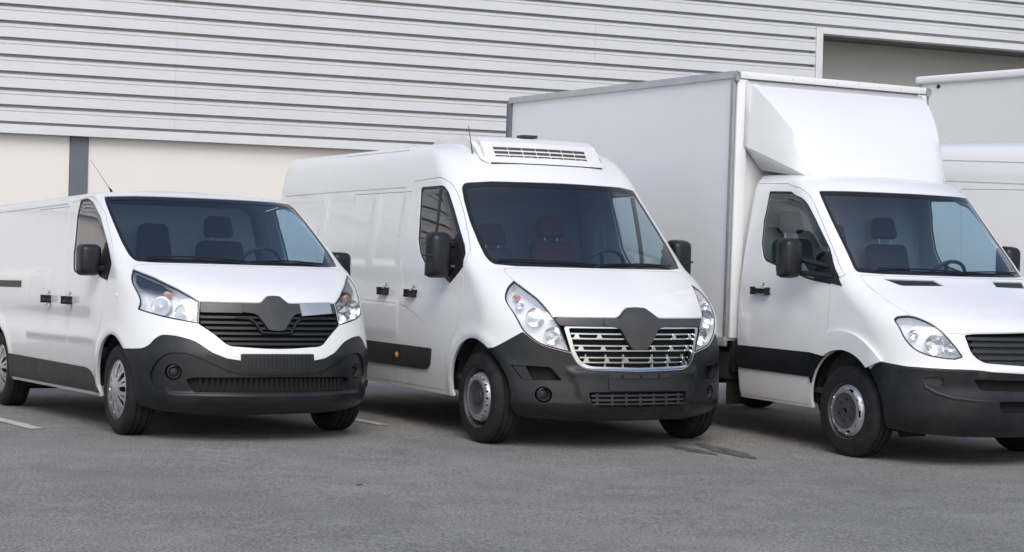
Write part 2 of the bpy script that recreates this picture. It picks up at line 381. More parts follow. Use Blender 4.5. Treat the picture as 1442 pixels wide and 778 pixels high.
# wide recessed dock opening on the right
box('door_jamb', (4.876,-.150,-.4), (4.988,.9,4.985+.1-.02), 'cladding_trim', WH, r=.004, seg=1)
box('door_lintel', (4.878,-.142,4.868+.1), (25.16,.05,4.868+.1+.098), 'cladding_trim', WH, r=.004, seg=1)
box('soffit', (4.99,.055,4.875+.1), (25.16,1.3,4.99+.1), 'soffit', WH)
for i in range(8):
    z = -.4+i*.66+.1
    box('door_panel', (4.99,.62,z+.004), (25.16,.68,z+.656), 'dock_door', WH, r=.008, seg=1)
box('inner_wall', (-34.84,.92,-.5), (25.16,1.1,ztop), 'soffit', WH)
def pchip(x,y,xq):
    x=np.asarray(x,float); y=np.asarray(y,float); h=np.diff(x); d=np.diff(y)/h
    m=np.zeros_like(y); m[0]=d[0]; m[-1]=d[-1]
    for i in range(1,len(x)-1):
        if d[i-1]*d[i]>0:
            w1=2*h[i]+h[i-1]; w2=h[i]+2*h[i-1]; m[i]=(w1+w2)/(w1/d[i-1]+w2/d[i])
    k=np.clip(np.searchsorted(x,xq)-1,0,len(x)-2); s=(xq-x[k])/h[k]
    return ((1+2*s)*(1-s)**2*y[k]+s*(1-s)**2*h[k]*m[k]+s*s*(3-2*s)*y[k+1]+s*s*(s-1)*h[k]*m[k+1])
class Surf:
    """Closed van body skin, addressed by (t, z): |t| 0..1 nose and corner, 1..2 flank, 2..3 tail; sign = side."""
    N1,N2,N3,N4=150,260,10,14
    def __init__(s,rows,xr,rr=.12,side=None,nose=None):
        R=np.array(rows,float); idx=np.arange(len(R)); fine=np.linspace(0,len(R)-1,4000)
        C=[pchip(idx,R[:,j],fine) for j in range(6)]
        L=np.concatenate([[0],np.cumsum(np.hypot(np.diff(C[0]),np.hypot(np.diff(C[1])*.7,np.diff(C[2]))))])
        q=np.linspace(0,L[-1],460); C=[np.interp(q,L,c) for c in C]
        s.z=C[0]; s.w=C[2]; nv=len(q)
        s.t=np.concatenate([np.linspace(0,1,s.N1,endpoint=False),1+np.linspace(0,1,s.N2,endpoint=False),2+.2*np.linspace(0,1,s.N3,endpoint=False),2.2+.8*np.linspace(0,1,s.N4)])
        P=np.zeros((nv,len(s.t),3)); a=np.linspace(0,np.pi/2,500)
        for i in range(nv):
            z,xf,w,k,D,n=[c[i] for c in C]
            y=w*np.sin(a)**(2/n); x=xf-k*(y/w)**2-D*(1-np.clip(np.cos(a),0,1)**(2/n))
            l=np.concatenate([[0],np.cumsum(np.hypot(np.diff(x),np.diff(y)))])
            u=np.linspace(0,1,s.N1,endpoint=False)*l[-1]
            X=np.interp(u,l,x); Y=np.interp(u,l,y)
            r=min(rr,w*.9)
            xs=np.linspace(xf-k-D,xr+r,s.N2,endpoint=False)
            b=np.linspace(0,np.pi/2,s.N3,endpoint=False)
            Xs=np.concatenate([X,xs,xr+r-r*np.sin(b),np.full(s.N4,xr)])
            Ys=np.concatenate([Y,np.full(s.N2,w),w-r+r*np.cos(b),np.linspace(w-r,0,s.N4)])
            if side is not None:
                m=slice(s.N1//2,s.N1+s.N2); Ys[m]+=side(Xs[m],z)*np.clip((np.arange(s.N1+s.N2)[m]-s.N1*.5)/(s.N1*.5),0,1)
            if nose is not None: Xs[:s.N1]+=nose(Ys[:s.N1],z)
            P[i,:,0]=Xs; P[i,:,1]=Ys; P[i,:,2]=z
        s.P=P
        dt=np.gradient(P,axis=1); dv=np.gradient(P,axis=0)
        dt[:,0]=(0,1,0)
        N=np.cross(dt,dv); s.N=N/np.maximum(np.linalg.norm(N,axis=2,keepdims=True),1e-12)
        m=P[int(nv*.3)]; s.U=np.concatenate([[0],np.cumsum(np.hypot(np.diff(m[:,0]),np.diff(m[:,1])))])
    def row(s,z):
        v=np.interp(z,s.z,np.arange(len(s.z))); i=np.clip(v.astype(int),0,len(s.z)-2); return i,v-i
    def ev(s,t,z):
        t=np.asarray(t,float); z=np.asarray(z,float); sg=np.where(t<0,-1.,1.)
        i,a=s.row(z); c=np.interp(abs(t),s.t,np.arange(len(s.t))); j=np.clip(c.astype(int),0,len(s.t)-2); b=c-j
        out=[]
        for G in (s.P,s.N):
            g=((1-a)*(1-b))[:,None]*G[i,j]+(a*(1-b))[:,None]*G[i+1,j]+((1-a)*b)[:,None]*G[i,j+1]+(a*b)[:,None]*G[i+1,j+1]
            g=g.copy(); g[:,1]*=sg; out.append(g)
        out[1]/=np.linalg.norm(out[1],axis=1,keepdims=True)
        return out
    def side(s,x,z,sg=-1):
        """flank drawing coordinates (x,z) -> t"""
        x=np.atleast_1d(np.asarray(x,float)); z=np.atleast_1d(np.asarray(z,float)); i,a=s.row(z); m=s.N1+s.N2+s.N3
        return np.array([sg*np.interp(-xx,-((1-aa)*s.P[ii,:m,0]+aa*s.P[ii+1,:m,0]),s.t[:m]) for xx,ii,aa in zip(x,i,a)])
    def front(s,y,z):
        y=np.atleast_1d(np.asarray(y,float)); z=np.atleast_1d(np.asarray(z,float)); i,a=s.row(z); m=s.N1
        return np.array([np.sign(yy)*np.interp(abs(yy),(1-aa)*s.P[ii,:m,1]+aa*s.P[ii+1,:m,1],s.t[:m]) for yy,ii,aa in zip(y,i,a)])
# rows: z, xf, w, k, D, n
TR=[(.17,.80,.84,.14,.52,2.5),(.22,.88,.90,.14,.52,2.5),(.30,.925,.94,.15,.52,2.5),(.45,.935,.96,.15,.53,2.45),(.60,.93,.972,.15,.53,2.4),(.70,.905,.977,.15,.53,2.4),
 (.84,.867,.978,.15,.54,2.35),(.95,.835,.976,.15,.55,2.3),(1.02,.805,.973,.15,.54,2.3),(1.08,.74,.970,.15,.50,2.4),(1.15,.62,.964,.16,.43,2.7),(1.22,.47,.956,.18,.34,3.3),(1.289,.306,.946,.20,.26,4),
 (1.42,.10,.925,.20,.25,4),(1.62,-.22,.892,.20,.25,4),(1.76,-.445,.862,.20,.25,4),(1.80,-.51,.848,.20,.25,4),(1.83,-.57,.83,.20,.26,3.6),(1.855,-.65,.79,.18,.26,3.2),(1.875,-.76,.71,.16,.26,3),(1.89,-.92,.58,.14,.25,2.6),(1.90,-1.15,.34,.1,.2,2.4)]
MR=[(.20,.72,.86,.12,.45,2.6),(.25,.80,.94,.12,.45,2.6),(.33,.835,.985,.12,.45,2.6),(.41,.84,1.0,.12,.46,2.5),(.55,.82,1.018,.12,.47,2.45),(.72,.815,1.03,.12,.49,2.35),(.90,.805,1.035,.12,.50,2.3),
 (.99,.785,1.033,.12,.50,2.3),(1.05,.735,1.03,.13,.48,2.4),(1.13,.63,1.024,.14,.44,2.65),(1.22,.48,1.015,.16,.38,3.1),(1.29,.35,1.008,.18,.33,3.6),(1.358,.22,1.0,.20,.28,4),
 (1.50,.065,.985,.20,.28,4),(1.75,-.19,.95,.20,.28,4),(1.95,-.385,.92,.20,.28,4),(2.03,-.455,.91,.19,.28,3.8),(2.11,-.53,.897,.18,.28,3.4),(2.19,-.62,.878,.17,.28,3.1),(2.26,-.72,.855,.16,.28,3),(2.32,-.86,.82,.15,.28,3),(2.36,-1.0,.765,.15,.28,2.9),(2.385,-1.17,.67,.14,.26,2.8),(2.398,-1.38,.50,.12,.24,2.6),(2.405,-1.6,.3,.1,.2,2.4)]
SR=[(.21,.90,.86,.14,.50,2.6),(.27,.96,.91,.14,.50,2.6),(.38,.995,.955,.15,.50,2.6),(.52,1.0,.975,.15,.50,2.5),(.70,.985,.99,.15,.50,2.5),(.78,.97,.993,.15,.50,2.5),(.92,.945,.995,.15,.50,2.5),
 (1.02,.915,.995,.15,.50,2.5),(1.08,.865,.993,.15,.50,2.5),(1.16,.73,.99,.16,.48,2.6),(1.25,.53,.985,.17,.42,2.8),(1.34,.32,.978,.18,.33,3.3),(1.42,.165,.97,.18,.25,4),
 (1.60,-.005,.945,.18,.25,4),(1.80,-.19,.915,.18,.25,4),(1.98,-.35,.885,.18,.25,4),(2.06,-.42,.87,.18,.25,4),(2.11,-.475,.855,.18,.25,3.6),(2.16,-.55,.83,.17,.25,3.2),(2.205,-.66,.78,.16,.25,3),(2.235,-.80,.70,.14,.25,2.8),(2.252,-.95,.56,.12,.22,2.6),(2.26,-1.1,.35,.1,.2,2.4)]
# ------------------------------------------------------------------ vehicle builder
class Van:
    def __init__(s, name, key, surf, label, cat, zb, M=None):
        s.S = surf; s.zb = zb; s.root = empty(name); s.root.matrix_world = M if M is not None else pose_matrix(POSE[key]); tag(s.root, label, cat)
        s.holes = []
    def uz(s, p):
        k, a, z = p[:3]; S = s.S
        t = S.front(a, z)[0] if k == 'f' else (S.side(a, z, -1)[0] if k == 's' else a)
        return (np.sign(t)*np.interp(abs(t), S.t, S.U), z)+tuple(p[3:4])
    def map(s, v):
        S = s.S; t = np.sign(v[:,0])*np.interp(abs(v[:,0]), S.U, S.t); return S.ev(t, v[:,1])
    def poly(s, pts, step=.03): return dense(rounded([s.uz(p) for p in pts]), step)
    def half(s, pts, step=.03):
        """pts on the camera side (front points with y<0), from centre top to centre bottom; mirrored"""
        q = [s.uz(p) for p in pts]; m = [(-p[0],)+tuple(p[1:]) for p in q[::-1]]
        full = q+[p for p in m if abs(p[0]) > 1e-6]
        return dense(rounded(full), step)
    def mir(s, poly): return (poly*[-1,1])[::-1]
    def sheet(s, name, outline, mats, parent=None, holes=(), **k): return sheet(name, outline, list(holes), s.map, mats, parent or s.root, **k)
    def at(s, kind, a, z, off=0.):
        u = s.uz((kind, a, z)); P, N = s.map(np.array([u[:2]])); return Vector(P[0]+N[0]*off), Vector(N[0])
    def ring(s, name, outline, inner, m, parent, off): return s.sheet(name, outline, m, parent, holes=[inner], res=.06, off=off, rim=off-.008)
    def arch(s, x, z, r, zb):
        pts = [('s', x+r*math.cos(R(a)), z+r*math.sin(R(a))) for a in np.linspace(0, 180, 26)]
        lo = zb-.08; pts = [('s', x+r*1.0, lo)]+pts+[('s', x-r*1.0, lo)]
        u = [s.uz((p[0], p[1], max(p[2], s.S.z[0])))[0] for p in pts]
        return dense(np.array([(uu, p[2]) for uu, p in zip(u, pts)]), .03)
    def body(s, mats=('paint','lining'), z1=None, res=.05):
        S = s.S; U = S.U[-1]; z1 = z1 or S.z[-1]
        out = dense(np.array([(-U,s.zb),(U,s.zb),(U,z1),(-U,z1)]), .05)
        b = s.sheet('body', out, list(mats), holes=s.holes, res=res)
        i = len(S.z)-1; P = S.P[i]; ring = [tuple(p) for p in P]+[(p[0],-p[1],p[2]) for p in P[::-1][1:-1]]
        bm = bmesh.new(); vs = [bm.verts.new(p) for p in ring]; c = bm.verts.new((P[:,0].mean(), 0, S.z[-1]+.003))
        for k in range(len(vs)): bm.faces.new((vs[k], vs[(k+1)%len(vs)], c))
        rc = from_bm('roof_panel', bm, 'paint', s.root, 60)
        return b
    def windscreen(s, out, border=.03, m='glass'):
        inn = inset(out, border)
        g = s.sheet('windscreen', inn, m, res=.06, off=-.006, rim=None); s.ring('windscreen_seal', inset(out,.002), inn, 'frit', g, -.004); return g
    def lamp(s, out, bowls, amber=None, sgn=-1, depth=.09, dark=None):
        h = s.sheet('headlight', inset(out,.003), 'lamp_body', res=.04, off=-depth, rim=-.004, inner=False)
        s.ring('lamp_frame', inset(out,.0025), inset(out,.011), 'lamp_dark', h, -.003)
        s.sheet('lens', inset(out,.010), 'lens', h, res=.05, off=-.004, rim=None)
        for y, z, r in bowls:
            p, n = s.at('f', sgn*abs(y), z, -.030); d = (n*.35+Vector((1,0,0))).normalized()
            M = Matrix.Translation(p) @ d.to_track_quat('Z','Y').to_matrix().to_4x4()
            pr = [(r*q, -r*.75*(1-q*q)) for q in np.linspace(.08, 1, 9)]+[(r*1.08,.006),(r*1.10,-.012)]
            lathe('reflector', pr, 'reflector', h, 28, M)
            lathe('bulb', [(0,-r*.25),(r*.18,-r*.30),(r*.22,-r*.5),(r*.15,-r*.8)], 'lamp_body', h, 16, M)
        if amber:
            p, n = s.at('f', sgn*abs(amber[0]), amber[1], -.035); M = Matrix.Translation(p) @ n.to_track_quat('Z','Y').to_matrix().to_4x4() @ Matrix.Diagonal((1.5,.9,1,1))
            lathe('indicator_bulb', [(0,.022),(amber[2]*.6,.016),(amber[2],0),(amber[2]*1.02,-.02)], 'orange_bulb', h, 20, M)
        if dark is not None: s.sheet('lamp_shroud', dark, 'lamp_dark', h, res=.04, off=-.028, rim=-.05)
        return h
    def liner(s, x, z, r, y0=.52, y1=.955):
        for sg in (-1, 1):
            bm = bmesh.new(); A = np.linspace(-25, 205, 30); a = []; b = []
            for t in A:
                c = (x+(r+.012)*math.cos(R(t)), z+(r+.012)*math.sin(R(t))); y1 = -s.at('s', c[0], max(c[1], s.S.z[0]))[0].y-.065; a.append(bm.verts.new((c[0], sg*y0, c[1]))); b.append(bm.verts.new((c[0], sg*y1, c[1])))
            for i in range(len(A)-1): bm.faces.new((a[i], a[i+1], b[i+1], b[i]))
            bm.faces.new(a); from_bm('wheel_arch_liner', bm, 'matte_black', s.root, 50)
    def fog(s, y, z, r, par, off=-.02):
        for sg in (-1, 1):
            p, n = s.at('f', sg*y, z, off); M = Matrix.Translation(p) @ (n*.6+Vector((1,0,0))).normalized().to_track_quat('Z','Y').to_matrix().to_4x4()
            f = lathe('fog_lamp', [(0,-.020),(r*.55,-.022),(r*.80,-.026),(r*.86,.002),(r*.98,.010),(r*1.12,.006),(r*1.16,-.03)], 'plastic_grey', par, 28, M)
            lathe('lens', [(0,-.008),(r*.5,-.011),(r*.78,-.016)], 'black', f, 24, M)
    def handle(s, x, z, par, sg=-1, L=.17):
        p, n = s.at('s', x, z); y = p.y if sg < 0 else -p.y
        cup = lathe('handle_cup', [(0,.001),(.045,.003),(.055,.0065),(.060,.001)], 'paint', par, 28, Matrix.Translation((p.x, y, p.z-.012)) @ Matrix.Rotation(R(90*(-1 if sg > 0 else 1)),4,'X') @ Matrix.Diagonal((.95,1.1,1,1)))
        box('door_handle', (p.x-L/2, y+sg*.012, p.z-.020), (p.x+L/2, y+sg*.042, p.z+.020), 'black', par, r=.012, seg=3)
        lathe('lock', [(0,.008),(.014,.008),(.016,.0)], 'alu_dull', par, 16, Matrix.Translation((p.x+.02, y, p.z+.055)) @ Matrix.Rotation(R(90*(-1 if sg > 0 else 1)),4,'X'))
    def slot(s, pts, wd=.011):
        """outline of a pressed groove along a flank polyline; hole polygon and wider backing"""
        q = np.array([s.uz(('s',)+tuple(p))[:2] for p in pts]); q = np.array([q[0]]+[q[i]+(q[i+1]-q[i])*k/8 for i in range(len(q)-1) for k in range(1, 9)])
        d = np.gradient(q, axis=0); n = np.stack([-d[:,1], d[:,0]],1)/np.hypot(d[:,0], d[:,1])[:,None]
        mk = lambda w_, e: np.concatenate([np.concatenate([[q[0]-d[0]/np.hypot(*d[0])*e], q, [q[-1]+d[-1]/np.hypot(*d[-1])*e]])+np.concatenate([[n[0]], n, [n[-1]]])*w_, (np.concatenate([[q[0]-d[0]/np.hypot(*d[0])*e], q, [q[-1]+d[-1]/np.hypot(*d[-1])*e]])-np.concatenate([[n[0]], n, [n[-1]]])*w_)[::-1]])
        return dense(mk(wd/2, .002), .04), dense(mk(wd/2+.012, .015), .06)
    def slot_back(s, b, par=None):
        for o in (b, s.mir(b)): s.sheet('pressed_groove', o, 'paint', par, res=.08, off=-.011, rim=None)
    def wiper(s, pts, par=None, off=.012):
        P = [s.at('f', y, z, off)[0] for y, z in pts]; o = tube('wiper', P, .006, 'matte_black', s.root); return o
def wheel_meshes(style, r):
    k = r/.343
    base = [(.222,-.012),(.232,.0),(.262,.006),(.270,.003),(.285,.006),(.312,-.002),(.330,-.018),(.339,-.034),(.3425,-.052),(.333,-.054),(.333,-.064),(.343,-.066),(.343,-.096),(.333,-.098),(.333,-.114),(.343,-.116),(.343,-.146),(.333,-.148),(.333,-.158),(.3425,-.160),(.339,-.184),(.328,-.2),(.28,-.219),(.232,-.215),(.222,-.2)]
    rim = .222*k if style != 'S' else .218
    prof = [(rim+(a-.222)*(r-rim)/(.343-.222), h) for a, h in base]
    ob = {}
    ob['tyre'] = lathe('tyre', prof, 'rubber', None, 72, closed=True)
    # barrel and brake behind the face
    ob['wheel'] = lathe('wheel', [(0,-.10),(.14,-.10),(.14,-.075),(.15,-.075),(.15,-.12),(rim-.015,-.14),(rim-.012,-.03),(rim-.004,-.012),(rim+.004,-.002),(rim+.006,-.012)], 'steel_dark', None, 56)
    def disc(name, R0, holes, dish, m, res=.02, r_in=None, thick=.012):
        out = circle(0,0,R0,72); hs = list(holes)
        if r_in: hs.append(circle(0,0,r_in,48))
        def mp(v):
            rr = np.hypot(v[:,0], v[:,1]); h = dish(rr); e = 1e-3; dh = (dish(rr+e)-dish(rr-e))/(2*e)
            c = v/np.maximum(rr,1e-6)[:,None]; N = np.stack([-dh*c[:,0], -dh*c[:,1], np.ones(len(v))],1); N /= np.linalg.norm(N,axis=1,keepdims=True)
            return np.stack([v[:,0], v[:,1], h],1), N
        return sheet(name, out, hs, mp, m, None, res=res, off=0, rim=-thick)
    if style == 'T':
        hs = []
        for i in range(10):
            a = R(36*i); w0, w1 = .011, .024
            q = [(.085, -w0, .008), (.188, -w1, .014), (.198, 0, .0), (.188, w1, .014), (.085, w0, .008)]
            p = dense(rounded(q), .02); hs.append(p@np.array([[math.cos(a), math.sin(a)],[-math.sin(a), math.cos(a)]]))
            b = a+R(18); q = [(.135,-.004,.003),(.190,-.009,.006),(.190,.009,.006),(.135,.004,.003)]
            p = dense(rounded(q), .02); hs.append(p@np.array([[math.cos(b), math.sin(b)],[-math.sin(b), math.cos(b)]]))
        ob['hubcap'] = disc('hubcap', rim, hs, lambda r_: .010-.030*(r_/rim)**4+.012*np.exp(-(r_/.07)**2), 'hubcap', res=.025)
    elif style == 'M':
        hs = [circle(.166*math.cos(R(a)), .166*math.sin(R(a)), .0125, 12) for a in np.arange(0, 360, 18)]
        ob['hubcap'] = disc('hubcap', .190, hs, lambda r_: .006-.045*sm(.165,.195,r_)+.0*r_, 'hubcap', res=.02, r_in=.132)
        ob['centre_cap'] = lathe('centre_cap', [(0,-.004),(.05,-.006),(.052,-.014),(.10,-.012),(.118,-.002),(.130,.008),(.137,.004),(.137,-.03)], 'steel_dark', None, 48)
    else:
        hs = []
        for i in range(10):
            a = R(36*i); p = circle(0,0,.010,14)*[1,1]+[.168,0] if i % 2 else dense(rounded([(.155,-.030,.012),(.181,-.030,.012),(.181,.030,.012),(.155,.030,.012)]), .02)
            hs.append(p@np.array([[math.cos(a), math.sin(a)],[-math.sin(a), math.cos(a)]]))
        ob['hubcap'] = disc('hubcap', .200, hs, lambda r_: .010-.035*sm(.17,.203,r_), 'hubcap', res=.02, r_in=.138)
        hs = [circle(.085*math.cos(R(a)), .085*math.sin(R(a)), .011, 12) for a in np.arange(0, 360, 60)]+[circle(0,0,.022,16)]
        ob['centre_cap'] = disc('centre_cap', .139, hs, lambda r_: .004+.010*np.exp(-((r_-.135)/.015)**2)+.006*np.exp(-(r_/.05)**2), 'steel_dark', res=.02)
    return ob
def place_wheels(van, style, r, spots):
    ob = wheel_meshes(style, r); first = True
    for x, y, z in spots:                                   # y: outer face of the tyre, signed
        M = Matrix.Translation((x, y, z)) @ Matrix.Rotation(R(90 if y < 0 else -90), 4, 'X') @ Matrix.Rotation(R(random.uniform(0,360)), 4, 'Z')
        base = ob['wheel'] if first else ob['wheel'].copy()
        if not first: COL.objects.link(base)
        base.parent = van.root; base.matrix_local = M
        for k, o in ob.items():
            if k == 'wheel': continue
            c = o if first else o.copy()
            if not first: COL.objects.link(c)
            c.parent = base; c.matrix_local = Matrix.Identity(4)
        first = False
def seat(van, x, y, w_, zt, z0=.62, head=True, m='fabric', hw=.27, hgap=.03):
    st = box('seat', (x-.02,y-w_/2,z0), (x+.50,y+w_/2,z0+.20), m, van.root, r=.06, seg=3)
    M = Matrix.Translation((x, y, z0+.14)) @ Matrix.Rotation(R(-12), 4, 'Y')
    hb = zt-.20-z0-.14 if head else zt-z0-.14
    box('backrest', (-.12,-w_/2,0), (.03,w_/2,hb), m, st, r=.055, seg=3, taper=(2,1,.80 if head else .62), M=M)
    if head:
        box('headrest', (-.10,-hw/2,hb+hgap), (.01,hw/2,hb+hgap+.19), m, st, r=.045, seg=3, taper=(2,.9,.82), M=M)
        for s_ in (-1,1): tube('headrest_post', [M@Vector((-.045,s_*.06,hb-.03)), M@Vector((-.045,s_*.06,hb+hgap+.05))], .008, 'alu', st)
def cab(van, xb, wl, dash_x, dash_z, wheel_pos, m_bulk='lining_light'):
    """floor, bulkhead, dashboard and steering wheel; wl = half width of the bulkhead as (z, y) list"""
    prism('bulkhead', [(-y, z) for z, y in wl]+[(y, z) for z, y in wl[::-1]], .03, m_bulk, van.root, Matrix.Translation((xb,0,0)) @ Matrix(((0,0,-1,0),(1,0,0,0),(0,1,0,0),(0,0,0,1))))
    y0 = wl[0][1]; box('cab_floor', (xb-.02,-y0,.46), (.35,y0,.50), 'dash', van.root)
    y1 = y0-.06
    pr = [(dash_x, dash_z-.02), (dash_x-.12, dash_z+.015), (dash_x-.42, dash_z+.03), (dash_x-.50, dash_z-.02), (dash_x-.47, dash_z-.25), (dash_x-.38, .52), (dash_x, .52)]
    prism('dashboard', pr, 2*y1, 'dash', van.root, Matrix.Translation((0,y1,0)) @ Matrix.Rotation(R(90),4,'X'), bevel=.018)
    x, y, z, rr = wheel_pos; M = Matrix.Translation((x,y,z)) @ Matrix.Rotation(R(-58),4,'Y')
    sw = lathe('steering_wheel', [(rr+.016*math.cos(a), .016*math.sin(a)) for a in np.linspace(0, 2*math.pi, 10, endpoint=False)], 'black', van.root, 40, M, closed=True)
    for a in (200, 340, 90): tube('spoke', [M@Vector((0,0,-.03)), M@Vector((rr*math.cos(R(a)), rr*math.sin(R(a)), 0))], .016, 'black', sw)
    lathe('hub', [(0,.0),(.06,-.006),(.075,-.03),(.05,-.06)], 'black', sw, 24, M); tube('column', [M@Vector((0,0,-.04)), M@Vector((0,0,-.38))], .03, 'black', sw)
    box('cluster_hood', (x+.10,y-.22,dash_z), (x+.34,y+.22,dash_z+.10), 'dash', van.root, r=.04, seg=3)
def mirrors(van, c, size, arm, double=False, r=.04, tip=None):
    for sg in (-1, 1):
        x, y, z = c; dx, dy, dz = size
        h = box('mirror', (x-dx/2, sg*y-dy/2, z-dz/2), (x+dx/2, sg*y+dy/2, z+dz/2), 'plastic', van.root, r=r, seg=4, taper=(0,.84,.88))
        box('mirror_glass', (x-dx/2-.004, sg*y-dy/2+.02, z-dz/2+.025), (x-dx/2+.004, sg*y+dy/2-.02, z+dz/2-.025), 'mirror_glass', h)
        if double:
            box('mirror_seam', (x-dx/2+.004, sg*y-dy/2-.003, z-.012), (x+dx/2-.02, sg*y+dy/2+.003, z+.004), 'black', h, r=.004, seg=1)
        for a, b in arm:
            tube('mirror_arm', [(a[0], sg*a[1], a[2]), ((a[0]+b[0])/2, sg*(a[1]+b[1])/2, (a[2]+b[2])/2+.004), (b[0], sg*b[1], b[2])], .022, 'plastic', h, 10)
def underbody(van, x0, x1, z0=.27, yw=.56):
    box('underbody', (x0,-yw,z0), (x1,yw,z0+.22), 'chassis', van.root, r=.03)
    box('floor_pan', (x0,-.86,.44), (x1-.85,.86,.475), 'chassis', van.root)
def arcpts(cx, cz, r, a0, a1, n=12): return [('s', cx+r*math.cos(R(a)), cz+r*math.sin(R(a))) for a in np.linspace(a0, a1, n)]
# ================================================================== 1: low panel van on the left
def side_T(x, z):
    m = sm(-.30,-.62,x)
    led = .013*sm(1.235,1.19,z)*sm(.92,1.16,z)*sm(-1.62,-1.78,x)                # ledge below the load-bay panels
    scoop = -.022*np.exp(-((z-.83)/.10)**2)*m - .010*sm(.70,.655,z)*m           # hollow along the doors, step above the sill
    bow = .008*np.exp(-((z-1.05)/.2)**2)*m
    flare = .014*np.exp(-((np.hypot(x-.07, z-.345)-.43)/.05)**2)+.014*np.exp(-((np.hypot(x+3.36, z-.345)-.43)/.05)**2)
    return led+scoop+bow+flare
def nose_T(y, z): return .034*sm(.350,.330,z)*sm(.20,.26,z)*sm(.90,.80,abs(y))-.030*sm(.25,.19,z)
TV = Van('panel_van', 'T', Surf(TR, -4.47, side=side_T, nose=nose_T), 'small low-roof white panel van with dark grille, leftmost vehicle', 'van', .258)
v = TV
ws = v.half([('f',0,1.825),('f',-.60,1.825),('f',-.800,1.815,.03),('f',-.838,1.592),('f',-.850,1.434),('f',-.847,1.341,.04),('f',-.825,1.292,.03),('f',-.70,1.284),('f',0,1.283)])
bon = v.half([('f',0,1.274),('f',-.75,1.274),('f',-.842,1.262,.02),('f',-.872,1.234),('f',-.778,1.179),('f',-.656,1.094),('f',-.536,1.004),('f',-.107,1.000,.02),('f',-.05,1.047,.02),('f',0,1.049)])
hl = v.poly([('f',-.872,1.232),('f',-.907,1.163,.03),('f',-.910,1.116,.03),('f',-.891,1.029,.04),('f',-.888,.982,.03),('f',-.905,.935,.01),('f',-.769,.884),('f',-.560,.841),('f',-.537,1.002),('f',-.656,1.092),('f',-.778,1.177)])
gr = v.half([('f',0,1.047),('f',-.05,1.045,.02),('f',-.107,.998,.02),('f',-.535,1.002),('f',-.558,.841),('f',-.467,.774,.05),('f',-.367,.684,.04),('f',-.1,.668),('f',0,.666)])
bu = v.half([('f',0,.575),('f',-.293,.583,.03),('f',-.383,.597),('f',-.479,.637),('f',-.590,.721,.05),('f',-.700,.754,.04),('f',-.790,.761,.04),('f',-.832,.724),('f',-.865,.677,.03),('f',-.902,.655,.03)]+arcpts(.07,.345,.389,51,-16,22)+[('f',-.74,.195,.03),('f',-.5,.180),('f',0,.178)])
door = v.poly([('s',-1.50,1.785,.05),('s',-1.42,1.42),('s',-1.375,1.30),('s',-1.225,.96,.08),('s',-1.125,.80,.08),('s',-1.165,.50),('s',-1.175,.305),('s',-.43,.305),('s',-.47,.46,.05),('s',-.335,.70,.10),('s',-.20,.86,.08),('s',-.155,1.11,.03),('s',-.045,1.29),('s',-.29,1.475),('s',-.60,1.68),('s',-.86,1.80,.08),('s',-1.05,1.825,.04)])
win = v.poly([('s',-1.285,1.80,.05),('s',-1.09,1.808,.05),('s',-.877,1.766,.06),('s',-.614,1.645),('s',-.308,1.445),('s',-.095,1.285,.03),('s',-.135,1.142,.012),('s',-.30,1.165),('s',-.41,1.196,.03),('s',-.954,1.200,.03),('s',-1.075,1.222,.05),('s',-1.166,1.372),('s',-1.262,1.66)])
slide = v.poly([('s',-1.51,1.755,.02),('s',-1.435,1.42),('s',-1.39,1.30),('s',-1.24,.96,.08),('s',-1.14,.80,.08),('s',-1.18,.50),('s',-1.19,.305),('s',-2.42,.305),('s',-2.44,.50),('s',-2.445,1.755,.02)])
gut, gutb = v.slot([(-1.60,1.776),(-3.0,1.772),(-4.36,1.768)], .014); v.slot_back(gutb)
arches = [v.arch(.07,.345,.40,.285), v.arch(-3.36,.345,.40,.285)]
v.holes = [ws, bon, hl, v.mir(hl), gr, bu, door, v.mir(door), slide, gut, v.mir(gut)]+arches+[v.mir(a) for a in arches]
v.body()
v.windscreen(ws, .035)
v.sheet('bonnet', inset(bon,.0035), ['paint','black'], res=.045)
for sg, o in ((-1, hl), (1, v.mir(hl))):
    dk = v.poly([('f',-.866,1.212),('f',-.892,1.15),('f',-.886,1.115),('f',-.80,1.085),('f',-.70,1.090),('f',-.745,1.135)])
    v.lamp(o, [(.635,.922,.072),(.780,.968,.068)], (.730,1.072,.022), sg, dark=dk if sg < 0 else v.mir(dk))
for sg in (-1, 1):
    D = v.sheet('cab_door', inset(door if sg < 0 else v.mir(door), .0045), ['paint','lining'], holes=[win if sg < 0 else v.mir(win)])
    wi = win if sg < 0 else v.mir(win); inn = inset(wi, .016)
    g = v.sheet('side_window', inn, 'glass_side', D, res=.08, off=-.010, rim=None); v.ring('window_seal', inset(wi,.001), inn, 'black', g, -.006)
    mb = v.poly([('s',-.105,1.278,.01),('s',-.142,1.155,.01),('s',-.31,1.180,.01),('s',-.42,1.212,.01),('s',-.40,1.33,.02),('s',-.33,1.44,.01)])
    v.sheet('mirror_base', mb if sg < 0 else v.mir(mb), 'black', D, res=.05, off=.004, rim=-.02)
    v.handle(-1.06, .984, D, sg, .13)
SD = v.sheet('sliding_door', inset(slide,.0045), ['paint','lining']); v.handle(-1.66, .988, SD, -1, .12)
sill = v.poly([('s',-2.945,.488),('s',-.70,.468),('s',-.585,.458,.04),('s',-.485,.425,.05),('s',-.385,.352),('s',-.315,.288),('s',-2.945,.288)])
for o in (sill, v.mir(sill)): v.sheet('sill_cladding', o, 'plastic_sill', res=.06, off=.010, rim=-.02)
rail = v.poly([('s',-2.52,1.137,.01),('s',-2.52,1.078,.01),('s',-3.95,1.082),('s',-3.95,1.141)]); v.sheet('slider_rail', rail, 'black', res=.06, off=.003, rim=-.02)
